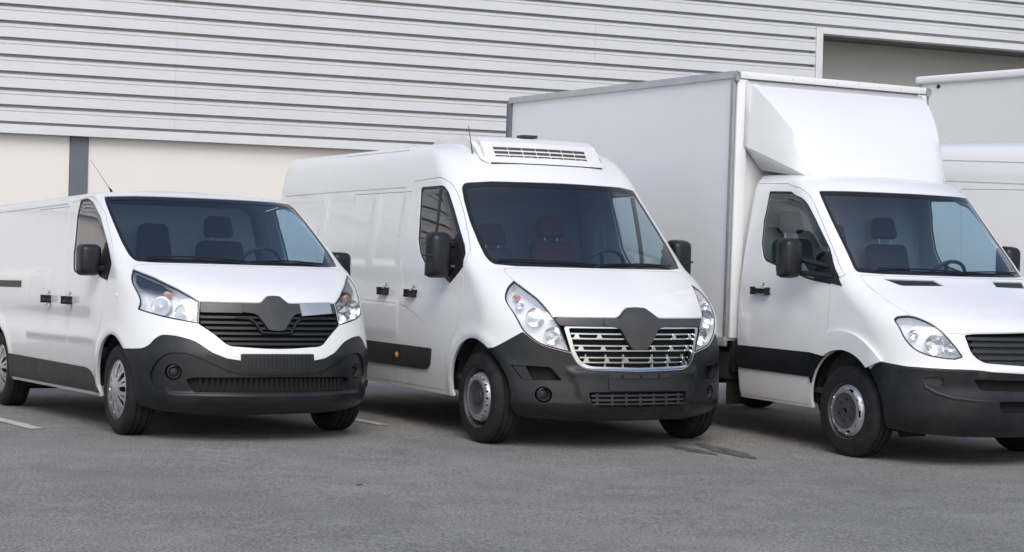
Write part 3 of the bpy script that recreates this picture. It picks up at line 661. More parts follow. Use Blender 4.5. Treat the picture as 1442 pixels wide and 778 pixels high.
for sg in (-1, 1):
    p, n = v.at('s', .132, 1.035); lathe('side_repeater', [(0,.008),(.012,.007),(.017,0)], 'lamp_body', v.root, 16, Matrix.Translation((p.x, -p.y*sg*1.0 if sg > 0 else p.y, p.z)) @ Matrix.Rotation(R(90 if sg < 0 else -90),4,'X'))
# bumper with recessed fog-lamp mouldings
ins = v.half([('f',0,.478),('f',-.281,.487),('f',-.381,.512),('f',-.524,.582,.05),('f',-.640,.633,.05),('f',-.765,.632,.05),('f',-.830,.561,.05),('f',-.862,.46,.06),('f',-.83,.37,.05),('f',-.72,.345,.03),('f',0,.345)])
B = v.sheet('front_bumper', inset(bu,.003), ['plastic','black'], holes=[ins], res=.04)
slot = v.half([('f',0,.462),('f',-.60,.456),('f',-.655,.44,.02),('f',-.60,.352,.02),('f',0,.352)])
fogs = [v.poly([('f',-.730+.052*math.cos(a),.492+.058*math.sin(a)) for a in np.linspace(0,2*math.pi,20,endpoint=False)])]; fogs.append(v.mir(fogs[0]))
BI = v.sheet('bumper_moulding', inset(ins,-.002), ['plastic','black'], B, holes=[slot]+fogs, res=.04, off=-.016, rim=-.04)
v.sheet('lower_grille', inset(slot,-.004), 'matte_black', B, res=.06, off=-.055, rim=-.02, inner=False)
for i in range(29):
    y = -.56+i*.04
    o = v.poly([('f',y-.009,.456),('f',y+.009,.456),('f',y+.009,.356),('f',y-.009,.356)], .05); v.sheet('grille_bar', o, 'matte_black', B, res=.08, off=-.034, rim=-.05)
v.fog(.730,.492,.044,B,-.03)
plate = v.half([('f',0,.630),('f',-.286,.629,.012),('f',-.286,.500,.012),('f',0,.498)])
PL = v.sheet('plate_recess', plate, 'black', B, res=.06, off=.006, rim=-.05)
for i in range(18):
    y = -.255+i*.03
    o = v.poly([('f',y-.008,.618),('f',y+.008,.618),('f',y+.008,.512),('f',y-.008,.512)], .05); v.sheet('plate_rib', o, 'black', PL, res=.08, off=.010, rim=.0)
# radiator grille
G = v.sheet('grille', inset(gr,.002), 'matte_black', res=.05, off=-.055, rim=-.003, inner=False)
for z, a, b in ((.897,.545,.548),(.858,.540,.545),(.819,.500,.520),(.780,.470,.478),(.741,.415,.428),(.706,.375,.385)):
    o = v.half([('f',0,z+.009),('f',-b,z+.009,.005),('f',-a,z-.009,.005),('f',0,z-.009)]); v.sheet('slat', o, 'black', G, res=.06, off=-.016, rim=-.042)
o = v.half([('f',0,1.000),('f',-.531,.999),('f',-.538,.927,.01),('f',0,.927)]); v.sheet('upper_bar', o, 'bar_grey', G, res=.04, off=-.002, rim=-.04)
o = v.half([('f',0,1.046),('f',-.050,1.043,.012),('f',-.106,.994,.012),('f',-.235,.994,.01),('f',-.250,.930,.01),('f',-.145,.918,.03),('f',-.092,.845,.02),('f',-.062,.802,.015),('f',0,.795)]); v.sheet('emblem_cover', o, 'bar_grey', G, res=.03, off=.012, rim=-.03)
for sg in (-1, 1):
    P = [v.at('f', sg*y, z, -.004)[0] for y, z in ((.30,.890),(.20,.885),(.165,.862),(.115,.785),(.0,.780))]; tube('grille_strake', P, .011, 'plastic', G)
o = v.poly([('f',.196,.999),('f',.470,1.006),('f',.480,.925),('f',.208,.905)]); pt = v.sheet('tape_patch', o, 'alu', G, res=.05, off=.017, rim=.0); tag(pt, 'silver patch stuck over the right half of the upper grille bar')
for a in (.07, -3.36): v.liner(a, .345, .40)
place_wheels(v, 'T', .343, [(.07,-.938,.338),(.07,.938,.338),(-3.36,-.938,.338),(-3.36,.938,.338)])
underbody(v, -4.2, .62)
cab(v, -1.70, [(.46,.90),(1.1,.90),(1.45,.86),(1.75,.79),(1.80,.70)], .16, 1.165, (-.50,.40,1.275,.185))
for y, wd, zt, h in ((-.62,.40,1.63,False),(-.20,.40,1.66,False),(.38,.50,1.73,True)): seat(v, -1.16, y, wd, zt, head=h, hw=.27)
mirrors(v, (-.34,1.045,1.300), (.15,.185,.25), [((-.24,.945,1.235),(-.30,.99,1.235))])
v.wiper([(-.74,1.315),(-.55,1.325),(-.30,1.32),(-.02,1.30)]); v.wiper([(.02,1.300),(.35,1.315),(.66,1.300)])
tube('aerial', [(-1.25,-.60,1.868),(-1.265,-.60,1.885),(-1.33,-.602,1.92),(-1.80,-.62,2.17)], .003, 'black', v.root, 6, radii=[.013,.011,.0025,.0012])
box('tail_lamp', (-4.475,-.93,.75), (-4.40,-.80,1.15), 'tail_red', v.root, r=.02)
# ================================================================== 2: refrigerated van in the middle
def side_M(x, z):
    m = sm(-.35,-.75,x)
    lo = .008*sm(1.03,1.00,z)*sm(.70,.80,z)*sm(-1.30,-1.40,x)
    hol = -.014*np.exp(-((z-1.18)/.10)**2)*m*sm(-.4,-.9,x)
    pr = 0
    for a, b in ((-2.02,-1.50),(-3.25,-2.15),(-4.42,-3.38)):
        pr = pr-.011*sm(a,a+.035,x)*sm(b,b-.035,x)*sm(1.34,1.375,z)*sm(1.93,1.895,z)
    flare = .016*np.exp(-((np.hypot(x-.09, z-.37)-.465)/.05)**2)+.016*np.exp(-((np.hypot(x+3.59, z-.37)-.465)/.05)**2)
    return lo+hol+pr+flare
def nose_M(y, z):
    e = .47+.35*(z-.40); return .020*sm(e+.045,e-.01,abs(y))*sm(.62,.58,z)*sm(.24,.30,z)+.010*np.exp(-((z-.33)/.05)**2)*sm(.85,.6,abs(y))-.02*sm(.27,.20,z)
MV = Van('refrigerated_van', 'M', Surf(MR, -4.65, side=side_M, nose=nose_M), 'tall white refrigerated van with roof cooling unit and chrome grille', 'van', .325)
v = MV
ws = v.half([('f',0,2.036),('f',-.60,2.030),('f',-.812,2.010,.06),('f',-.845,1.86),('f',-.868,1.70),('f',-.878,1.52),('f',-.876,1.42,.05),('f',-.852,1.364,.04),('f',-.70,1.352),('f',0,1.350)])
bon = v.half([('f',0,1.340),('f',-.72,1.340),('f',-.805,1.335,.03),('f',-.815,1.285),('f',-.799,1.247),('f',-.718,1.121),('f',-.662,.989),('f',-.61,.986),('f',-.180,.986,.03),('f',-.085,1.058,.03),('f',0,1.060)])
hl = v.poly([('f',-.799,1.245),('f',-.874,1.191,.05),('f',-.927,1.101,.05),('f',-.900,1.0),('f',-.855,.870,.05),('f',-.753,.775,.06),('f',-.544,.720,.015),('f',-.616,.904),('f',-.662,.987),('f',-.718,1.119)])
gr = v.half([('f',0,1.058),('f',-.085,1.056,.03),('f',-.180,.984,.03),('f',-.61,.984),('f',-.660,.984),('f',-.616,.904),('f',-.544,.720),('f',-.500,.635,.06),('f',-.420,.600,.05),('f',0,.590)])
bu = v.half([('f',0,.588),('f',-.420,.598,.05),('f',-.500,.633,.06),('f',-.544,.718),('f',-.753,.773,.06),('f',-.855,.868,.012),('f',-.94,.800),('f',-1.008,.742,.02)]+arcpts(.09,.37,.419,60,-18,22)+[('f',-.76,.222,.03),('f',-.5,.205),('f',0,.204)])
door = v.poly([('s',-1.372,2.040,.03),('s',-1.368,1.6),('s',-1.366,1.3),('s',-1.345,1.0),('s',-1.345,.60),('s',-1.372,.355),('s',-.46,.355),('s',-.40,.50),('s',-.355,.66,.08),('s',-.195,.895,.04),('s',-.150,1.04),('s',-.160,1.22),('s',-.150,1.34),('s',-.185,1.47),('s',-.30,1.60),('s',-.46,1.77),('s',-.63,1.94,.05),('s',-.73,2.02,.05),('s',-.855,2.060,.05)])
win = v.poly([('s',-1.215,1.985,.05),('s',-.78,1.990,.05),('s',-.697,1.938,.05),('s',-.546,1.792),('s',-.260,1.509),('s',-.205,1.437,.02),('s',-.190,1.340,.02),('s',-.395,1.203,.012),('s',-.50,1.245,.02),('s',-.588,1.266,.02),('s',-.82,1.275,.04),('s',-.885,1.330,.04),('s',-1.045,1.440,.05),('s',-1.112,1.55)])
slide = v.poly([('s',-1.387,1.955,.02),('s',-1.382,1.6),('s',-1.380,1.3),('s',-1.359,1.0),('s',-1.359,.60),('s',-1.386,.355),('s',-2.62,.355),('s',-2.63,1.955,.02)])
s1, b1 = v.slot([(-1.52,1.990),(-3.0,1.985),(-4.42,1.975)], .013); s2, b2 = v.slot([(-1.67,2.316),(-2.4,2.318),(-3.14,2.318)], .012)
s3, b3 = v.slot([(-1.395,1.016),(-2.0,1.021),(-2.60,1.026)], .011); s4, b4 = v.slot([(-1.352,1.013),(-1.20,.995),(-1.02,.943),(-.85,.885),(-.68,.800)], .010)
for b_ in (b1, b2, b3, b4): v.slot_back(b_)
arches = [v.arch(.09,.37,.43,.325), v.arch(-3.59,.37,.43,.325)]
v.holes = [s1, v.mir(s1), s2, v.mir(s2), ws, bon, hl, v.mir(hl), gr, bu, door, v.mir(door), slide]+arches+[v.mir(a) for a in arches]
v.body(); v.windscreen(ws, .040)
v.sheet('bonnet', inset(bon,.0035), ['paint','black'], res=.045)
for sg, o in ((-1, hl), (1, v.mir(hl))): v.lamp(o, [(.775,.985,.066),(.665,.845,.062),(.845,1.085,.030)], (.835,1.150,.020), sg)
for sg in (-1, 1):
    D = v.sheet('cab_door', inset(door if sg < 0 else v.mir(door), .0045), ['paint','lining'], holes=[win, s4] if sg < 0 else [v.mir(win), v.mir(s4)])
    wi = win if sg < 0 else v.mir(win); inn = inset(wi, .020)
    g = v.sheet('side_window', inn, 'glass_side', D, res=.08, off=-.010, rim=None); v.ring('window_seal', inset(wi,.001), inn, 'black', g, -.006)
    mb = v.poly([('s',-.212,1.430,.01),('s',-.20,1.345,.01),('s',-.395,1.214,.01),('s',-.49,1.255,.01),('s',-.47,1.42,.03),('s',-.39,1.60,.01)])
    v.sheet('mirror_base', mb if sg < 0 else v.mir(mb), 'black', D, res=.05, off=.004, rim=-.02)
    qb = v.poly([('s',-.845,1.965),('s',-.815,1.965),('s',-.72,1.26),('s',-.75,1.26)]); v.sheet('quarter_bar', qb if sg < 0 else v.mir(qb), 'black', D, res=.06, off=-.004, rim=-.03)
    v.handle(-1.09, 1.108, D, sg, .15)
SD = v.sheet('sliding_door', inset(slide,.0045), ['paint','lining'], holes=[s3]); v.handle(-1.66, 1.112, SD, -1, .14)
tr = v.poly([('s',-3.10,.679),('s',-.677,.679,.02),('s',-.695,.60),('s',-.722,.535,.04),('s',-.80,.502,.04),('s',-3.10,.492)])
for o in (tr, v.mir(tr)):
    t_ = v.sheet('side_moulding', o, 'plastic_sill', res=.06, off=.014, rim=-.02)
p, n = v.at('s', -1.345, .592, .015); lathe('marker_lamp', [(0,.012),(.015,.010),(.025,.004),(.027,-.01)], 'orange', v.root, 24, Matrix.Translation(p) @ Matrix.Rotation(R(90),4,'X'))
# bumper
vent = v.poly([('f',-.930,.622,.02),('f',-.686,.614,.02),('f',-.605,.517,.02),('f',-.863,.513,.02)])
low = v.half([('f',0,.437),('f',-.430,.434,.015),('f',-.412,.345,.03),('f',-.36,.318,.03),('f',0,.315)])
fg = v.poly([('f',-.735+.056*math.cos(a),.410+.060*math.sin(a)) for a in np.linspace(0,2*math.pi,20,endpoint=False)])
B = v.sheet('front_bumper', inset(bu,.003), ['plastic','black'], holes=[vent, v.mir(vent), low, fg, v.mir(fg)], res=.04)
for o in (vent, v.mir(vent)):
    v.sheet('bumper_vent', inset(o,-.004), 'matte_black', B, res=.06, off=-.06, rim=-.004, inner=False)
fin = v.poly([('f',-.925,.618),('f',-.845,.618),('f',-.800,.517),('f',-.860,.517)])
for o in (fin, v.mir(fin)): v.sheet('vent_fin', o, 'plastic', B, res=.05, off=-.020, rim=-.05)
v.sheet('lower_grille', inset(low,-.004), 'matte_black', B, res=.06, off=-.06, rim=-.004, inner=False)
for z in (.408,.376,.344): o = v.half([('f',0,z+.008),('f',-.405,z+.008),('f',-.405,z-.008),('f',0,z-.008)]); v.sheet('grille_bar', o, 'plastic_grey', B, res=.08, off=-.016, rim=-.04)
for i in range(7):
    y = -.36+i*.12
    o = v.poly([('f',y-.009,.425),('f',y+.009,.425),('f',y+.009,.325),('f',y-.009,.325)], .05); v.sheet('grille_post', o, 'plastic_grey', B, res=.08, off=-.020, rim=-.04)
v.fog(.735,.410,.046,B,-.03)
o = v.half([('f',0,.522),('f',-.272,.530,.01),('f',-.272,.444,.01),('f',0,.442)]); v.sheet('plate_holder', o, 'black', B, res=.06, off=.010, rim=-.01)
o = v.half([('f',0,.562),('f',-.272,.570,.008),('f',-.272,.538,.008),('f',0,.534)]); PS = v.sheet('plate_strip', o, 'plastic_grey', B, res=.06, off=.006, rim=-.01)
for y in (-.16,0,.16):
    o = v.poly([('f',y-.012,.560),('f',y+.012,.560),('f',y+.012,.538),('f',y-.012,.538)], .05); v.sheet('slot', o, 'matte_black', PS, res=.06, off=.008, rim=.0)
# chrome grille
G = v.sheet('grille', inset(gr,.002), 'matte_black', res=.05, off=-.060, rim=-.003, inner=False)
ri = v.half([('f',0,.905),('f',-.560,.905,.02),('f',-.515,.735),('f',-.474,.655,.06),('f',-.405,.622,.05),('f',0,.612)])
ro = v.half([('f',0,.918),('f',-.592,.915,.02),('f',-.540,.722),('f',-.497,.637,.06),('f',-.418,.604,.05),('f',0,.594)])
v.sheet('chrome_frame', ro, 'chrome', G, holes=[ri], res=.05, off=.002, rim=-.03)
o = v.half([('f',0,.983),('f',-.606,.983),('f',-.648,.975,.012),('f',-.622,.922,.02),('f',0,.920)]); v.sheet('upper_bar', o, 'bar_grey', G, res=.04, off=.0, rim=-.04)
o = v.half([('f',0,1.056),('f',-.080,1.052,.015),('f',-.172,.978,.015),('f',-.290,.978,.01),('f',-.300,.926,.01),('f',-.168,.908,.03),('f',-.112,.815,.03),('f',-.066,.752,.015),('f',0,.748)]); v.sheet('emblem_cover', o, 'bar_grey', G, res=.03, off=.014, rim=-.03)
for j, z in enumerate((.846,.758,.670)):
    wd = (.545,.520,.478)[j]
    for dz in (.018,-.018):
        o = v.half([('f',0,z+dz+.005),('f',-wd,z+dz+.005,.003),('f',-wd,z+dz-.005,.003),('f',0,z+dz-.005)]); v.sheet('slat', o, 'chrome', G, res=.08, off=-.010, rim=-.03)
    for y in ((-.50,-.33,.33,.50),(-.47,-.30,-.13,.13,.30,.47),(-.43,-.27,-.11,.11,.27,.43))[j]:
        o = v.poly([('f',y-.026,z-.018),('f',y-.008,z+.018),('f',y+.008,z+.018),('f',y+.026,z-.018)]); v.sheet('grille_stud', o, 'chrome', G, res=.06, off=-.006, rim=-.03)
for y in (-.44,-.28,-.13,.13,.28,.44):
    o = v.poly([('f',y*.98-.005,.712),('f',y*.98+.005,.712),('f',y-.0+.005,.616),('f',y-.005,.616)]); v.sheet('grille_rib', o, 'alu_dull', G, res=.06, off=-.020, rim=-.04)
for a in (.09, -3.59): v.liner(a, .37, .43, y1=.99)
place_wheels(v, 'M', .352, [(.09,-.995,.350),(.09,.995,.350),(-3.59,-.995,.350),(-3.59,.995,.350)])
underbody(v, -4.4, .55, .30)
cab(v, -1.72, [(.46,.95),(1.2,.96),(1.6,.90),(1.98,.84),(2.04,.72)], .06, 1.235, (-.50,.42,1.33,.20), 'bulk_grey')
for y, wd, zt, h, m in ((-.62,.44,1.74,True,'fabric_red'),(-.18,.42,1.72,True,'fabric'),(.40,.50,1.80,True,'fabric_red')): seat(v, -1.15, y, wd, zt, .72, head=h, m=m)
mirrors(v, (-.40,1.115,1.425), (.16,.205,.375), [((-.34,.965,1.33),(-.38,1.06,1.33)),((-.42,.955,1.50),(-.40,1.06,1.50))], double=True, r=.05)
v.wiper([(-.80,1.395),(-.55,1.395),(-.25,1.385),(-.05,1.372)]); v.wiper([(.0,1.372),(.4,1.385),(.72,1.375)])
tube('aerial', [(-.83,-.62,2.20),(-.845,-.62,2.215),(-.855,-.62,2.25),(-.95,-.62,2.50)], .003, 'black', v.root, 8, radii=[.024,.022,.006,.0022])
box('tail_lamp', (-4.66,-.98,1.1), (-4.58,-.86,1.6), 'tail_red', v.root, r=.02)
# roof-mounted cooling unit
pr = [(-.620,2.186),(-.648,2.215),(-.738,2.342),(-.82,2.395),(-.97,2.425),(-1.55,2.440),(-1.62,2.41),(-1.62,2.25),(-.9,2.19)]
CU = prism('cooling_unit', pr, 1.16, 'paint_unit', v.root, Matrix.Translation((0,.560,0)) @ Matrix.Rotation(R(90),4,'X'), bevel=.042)
u = (Vector((-.738,0,2.342))-Vector((-.648,0,2.215))).normalized(); nn = Vector((u.z,0,-u.x))
for j in range(3):
    for i in range(7):
        y0 = -.475+i*.122; c = Vector((-.648,0,2.215))+u*(.022+.042*j)
        a = c+nn*.0015; bm = bmesh.new()
        q = [a+Vector((0,y0,0)), a+Vector((0,y0+.114,0)), a+u*.027+Vector((0,y0+.114,0)), a+u*.027+Vector((0,y0,0))]
        f1 = [bm.verts.new(p) for p in q]; f2 = [bm.verts.new(p-nn*.02) for p in q]
        bm.faces.new(f1); bm.faces.new(f2[::-1])
        for k in range(4): bm.faces.new((f1[k], f2[k], f2[(k+1)%4], f1[(k+1)%4]))
        from_bm('louvre', bm, 'slot_dark', CU)
box('drip_strip', (-.660,-.53,2.176), (-.612,.50,2.192), 'plastic_grey', CU)
for o_ in [CU]+[c for c in CU.children]:          # the front of the unit is bowed like the roof under it
    bm = bmesh.new(); bm.from_mesh(o_.data)
    if o_ is CU or o_.name.startswith('drip'):
        for yy in np.linspace(-.48, .48, 13): bmesh.ops.bisect_plane(bm, geom=bm.verts[:]+bm.edges[:]+bm.faces[:], plane_co=(0,yy,0), plane_no=(0,1,0))
    for q in bm.verts: q.co.x -= .085*(q.co.y/.58)**2
    bm.to_mesh(o_.data); bm.free()
box('roof_bracket', (-1.05,-.12,2.425), (-.93,.02,2.450), 'plastic_grey', CU, r=.006)
# ================================================================== 3: box truck
def side_S(x, z):
    return -.012*np.exp(-((z-1.16)/.10)**2)*sm(-.35,-.6,x)+.010*sm(1.07,1.02,z)*sm(-1.22,-1.30,x)*sm(.80,.86,z)
def nose_S(y, z): return .012*np.exp(-((z-.73)/.03)**2)*sm(.98,.9,abs(y))-.012*np.exp(-((z-.60)/.06)**2)*sm(.9,.6,abs(y))-.02*sm(.30,.22,z)
SV = Van('box_truck', 'S', Surf(SR, -1.44, rr=.06, side=side_S, nose=nose_S), 'white box truck with tall cargo box and roof fairing, right of centre', 'truck', .335)
v = SV
ws = v.half([('f',0,2.074),('f',-.60,2.072),('f',-.790,2.066,.03),('f',-.812,1.887),('f',-.834,1.663),('f',-.851,1.487),('f',-.857,1.425,.03),('f',-.70,1.416),('f',0,1.414)])
bon = v.half([('f',0,1.405),('f',-.75,1.406),('f',-.852,1.408,.02),('f',-.862,1.33),('f',-.850,1.22),('f',-.812,1.127),('f',-.729,1.075),('f',-.667,1.000),('f',-.536,.996),('f',-.45,1.006),('f',0,1.020)])
hl = v.poly([('f',-.918,1.086,.03),('f',-.885,1.112,.02),('f',-.804,1.125,.05),('f',-.729,1.073,.04),('f',-.667,.998,.05),('f',-.600,.900),('f',-.556,.826,.02),('f',-.62,.808),('f',-.685,.811,.04),('f',-.780,.828),('f',-.850,.862,.06),('f',-.900,.944,.08)])
gr = v.half([('f',0,1.016),('f',-.45,1.002),('f',-.535,.992,.02),('f',-.499,.848,.08),('f',-.413,.788,.10),('f',-.06,.768),('f',0,.768)])
bu = v.half([('f',0,.710),('f',-.069,.712),('f',-.363,.726),('f',-.472,.739,.05),('f',-.734,.742),('f',-.901,.746),('s',.47,.765),('s',.40,.755)]+arcpts(.02,.386,.429,46,-16,22)+[('f',-.80,.245,.04),('f',-.5,.228),('f',0,.226)])
door = v.poly([('s',-1.405,2.135,.03),('s',-1.400,1.40),('s',-1.385,.99),('s',-1.395,.60),('s',-1.372,.352),('s',-.47,.352),('s',-.44,.55),('s',-.335,.80,.06),('s',-.225,.93,.04),('s',-.200,1.10),('s',-.205,1.315,.01),('s',-.07,1.40),('s',-.44,1.79),('s',-.63,2.00,.06),('s',-.76,2.085,.06),('s',-.96,2.128,.05)])
win = v.poly([('s',-1.195,2.065,.05),('s',-.885,2.060,.05),('s',-.685,1.995,.07),('s',-.512,1.827),('s',-.290,1.604),('s',-.035,1.300,.01),('s',-.225,1.325,.01),('s',-.47,1.348,.02),('s',-.98,1.458,.03),('s',-1.115,1.49,.06),('s',-1.185,1.62,.04),('s',-1.205,1.82)])
vents = v.poly([('f',-.717,1.381),('f',-.300,1.382),('f',-.262,1.340,.006),('f',-.630,1.333,.02)])
arches = [v.arch(.02,.386,.44,.335)]
v.holes = [ws, bon, hl, v.mir(hl), gr, bu, door, v.mir(door)]+arches+[v.mir(a) for a in arches]
v.body(z1=2.26); v.windscreen(ws, .035)
BN = v.sheet('bonnet', inset(bon,.0035), ['paint','black'], holes=[vents, v.mir(vents)], res=.045)
for o in (vents, v.mir(vents)): v.sheet('bonnet_vent', inset(o,-.003), 'black', BN, res=.06, off=-.010, rim=-.03)
for sg, o in ((-1, hl), (1, v.mir(hl))): v.lamp(o, [(.735,.915,.070),(.640,.890,.048),(.850,.985,.034)], None, sg)
for sg in (-1, 1):
    D = v.sheet('cab_door', inset(door if sg < 0 else v.mir(door), .0045), ['paint','lining'], holes=[win if sg < 0 else v.mir(win)])
    wi = win if sg < 0 else v.mir(win); inn = inset(wi, .016)
    g = v.sheet('side_window', inn, 'glass_side', D, res=.08, off=-.010, rim=None); v.ring('window_seal', inset(wi,.001), inn, 'black', g, -.006)
    mb = v.poly([('s',-.050,1.312,.01),('s',-.225,1.338,.01),('s',-.40,1.355,.01),('s',-.37,1.50,.02),('s',-.28,1.57,.01)])
    v.sheet('mirror_base', mb if sg < 0 else v.mir(mb), 'black', D, res=.05, off=.004, rim=-.02)
    v.handle(-1.09, 1.236, D, sg, .20)
    tr = v.poly([('s',-1.392,.772,.01),('s',-.345,.778),('s',-.395,.70),('s',-.42,.583),('s',-1.392,.585,.01)]); v.sheet('side_moulding', tr if sg < 0 else v.mir(tr), 'plastic', D, res=.06, off=.014, rim=-.02)
    fl = v.poly([('s',.02+.44*math.cos(R(a)), .386+.44*math.sin(R(a))) for a in np.linspace(48,121,16)]+[('s',.02+.585*math.cos(R(a)), .386+.585*math.sin(R(a))) for a in np.linspace(137,41,18)])
    v.sheet('wheel_arch_flare', fl if sg < 0 else v.mir(fl), 'paint', res=.04, off=.034, rim=-.02)
    f2 = v.poly([('s',.02+.441*math.cos(R(a)), .386+.441*math.sin(R(a))) for a in np.linspace(122,160,8)]+[('s',-.412,.583),('s',-.388,.70),('s',-.340,.776),('s',-.215,.759)]); v.sheet('arch_trim', f2 if sg < 0 else v.mir(f2), 'plastic', res=.05, off=.015, rim=-.02)
up = v.half([('f',0,.660),('f',-.494,.668,.02),('f',-.440,.585,.03),('f',0,.578)]); lw = v.half([('f',0,.505),('f',-.300,.507,.03),('f',-.285,.425,.03),('f',0,.420)])
fg = v.poly([('f',-.812,.672,.03),('f',-.735,.682,.03),('f',-.690,.665,.02),('f',-.700,.610,.02),('f',-.760,.605,.03),('f',-.806,.630,.02)])
B = v.sheet('front_bumper', inset(bu,.003), ['plastic','black'], holes=[up, lw, fg, v.mir(fg)], res=.04)
for o in (up, lw): v.sheet('lower_intake', inset(o,-.004), 'matte_black', B, res=.06, off=-.06, rim=-.004, inner=False)
for o in (fg, v.mir(fg)): v.sheet('fog_cover', inset(o,-.002), 'plastic_grey', B, res=.05, off=-.022, rim=-.03)
for z in (.545,.535): pass
P = [v.at('f', -y, z, -.004)[0] for y, z in ((.815,.655),(.80,.60),(.74,.560),(.64,.528),(.50,.512),(.33,.507))]
tube('bumper_ridge', P, .014, 'plastic_grey', B, 10, radii=[.006,.016,.018,.016,.012,.006]); tube('bumper_ridge', [Vector((p.x,-p.y,p.z)) for p in P], .014, 'plastic_grey', B, 10, radii=[.006,.016,.018,.016,.012,.006])
G = v.sheet('grille', inset(gr,.002), 'matte_black', res=.05, off=-.055, rim=-.003, inner=False)
for z, wd in ((.968,.515),(.922,.505),(.874,.490),(.826,.445),(.788,.38)):
    o = v.half([('f',0,z+.013),('f',-wd,z+.013,.006),('f',-wd+.006,z-.011,.006),('f',0,z-.011)]); v.sheet('slat', o, 'plastic_grey', G, res=.06, off=-.012, rim=-.045)
for z in (.945,.898,.850,.806):
    o = v.half([('f',0,z+.012),('f',-.47,z+.012),('f',-.46,z-.012),('f',0,z-.012)]); v.sheet('mesh_strip', o, 'plastic', G, res=.06, off=-.040, rim=-.05)
v.liner(.02, .386, .44, y1=.96)
place_wheels(v, 'S', .360, [(.02,-.960,.358),(.02,.960,.358),(-3.70,-.985,.358),(-3.70,.985,.358)])
cab(v, -1.40, [(.46,.91),(1.2,.92),(1.6,.87),(2.02,.82),(2.10,.72)], .00, 1.305, (-.48,.42,1.36,.20), 'lining')
for y, wd, zt in ((-.60,.44,1.90),(-.16,.42,1.80),(.40,.50,1.88)): seat(v, -1.02, y, wd, zt, .78, head=True, hw=.26, hgap=.05)
mirrors(v, (-.50,1.15,1.515), (.15,.195,.33), [((-.18,.965,1.385),(-.46,1.07,1.40)),((-.24,.955,1.46),(-.46,1.06,1.50))], r=.05)
v.wiper([(-.70,1.452),(-.30,1.455),(.05,1.44)]); v.wiper([(.05,1.44),(.40,1.45),(.74,1.445)])
box('underbody', (-1.4,-.55,.32), (.65,.55,.52), 'chassis', v.root, r=.03)
# cargo box
X0, X1, YB, ZB, ZT = -5.56, -1.485, 1.047, .80, 3.075
CB = box('cargo_box', (X0,-YB+.012,ZB), (X1-.02,YB-.012,ZT-.02), 'box_panel', v.root)
for sg in (-1, 1):
    box('top_rail', (X0,sg*YB-.016,ZT-.062), (X1+.004,sg*YB+.010 if sg > 0 else sg*YB+.030,ZT), 'alu', CB, r=.006) if sg < 0 else box('top_rail', (X0,YB-.030,ZT-.062), (X1+.004,YB+.016,ZT), 'alu', CB, r=.006)
    box('corner_post', (X1-.045,sg*YB-.014,ZB-.01), (X1+.002,sg*YB+.014,ZT-.063), 'alu_dull', CB, r=.006)
    box('front_post', (X1-.018,sg*(YB-.075)-.055,ZB+.02), (X1+.018,sg*(YB-.075)+.055,ZT-.065), 'box_panel', CB, r=.012)
    box('rear_post', (X0-.03,sg*YB-.02,ZB-.02), (X0+.05,sg*YB+.022,ZT-.063), 'pillar_grey', CB, r=.006)
    lathe('corner_cap', [(0,.004),(.020,.006),(.026,.014),(.034,.012),(.037,-.01)], 'alu_dull', CB, 24, Matrix.Translation((X1+.018,sg*(YB-.008),ZT-.045)) @ Matrix.Rotation(R(90),4,'Y') @ Matrix.Diagonal((1.3,.75,1,1)))
    box('bottom_rail', (X0,sg*YB-.018,ZB-.05), (X1,sg*YB+.010,ZB+.03), 'alu', CB, r=.006)
box('front_rail', (X1-.02,-YB+.04,ZT-.062), (X1+.030,YB-.04,ZT-.002), 'box_panel', CB, r=.008)
for i in range(9):
    lathe('rivet', [(0,.003),(.004,.002),(.006,0)], 'alu', CB, 10, Matrix.Translation((X1+.030,-.95+i*.2375,ZT-.032)) @ Matrix.Rotation(R(90),4,'Y'))
for i in range(6):
    lathe('rivet', [(0,.004),(.007,.003),(.009,0)], 'alu_dull', CB, 10, Matrix.Translation((X1-.022,-YB-.014,.98+i*.38)) @ Matrix.Rotation(R(90),4,'X'))
box('sub_frame', (X0+.1,-.42,.50), (X1+.1,.42,.80), 'chassis', v.root)
box('tool_box', (-2.10,-.96,.46), (-1.56,-.50,.70), 'chassis', v.root, r=.02)
box('step_bracket', (-1.53,-.985,.53), (-1.47,-.70,.79), 'plastic', v.root, r=.01)
box('mud_flap', (-4.22,-1.0,.20), (-4.20,-.62,.78), 'rubber', v.root); box('mud_flap', (-4.22,.62,.20), (-4.20,1.0,.78), 'rubber', v.root)
box('mud_flap', (-1.62,-.94,.25), (-1.60,-.60,.60), 'rubber', v.root)
box('tail_lamp', (X0-.02,-.95,.60), (X0+.04,-.70,.72), 'tail_red', v.root, r=.01)
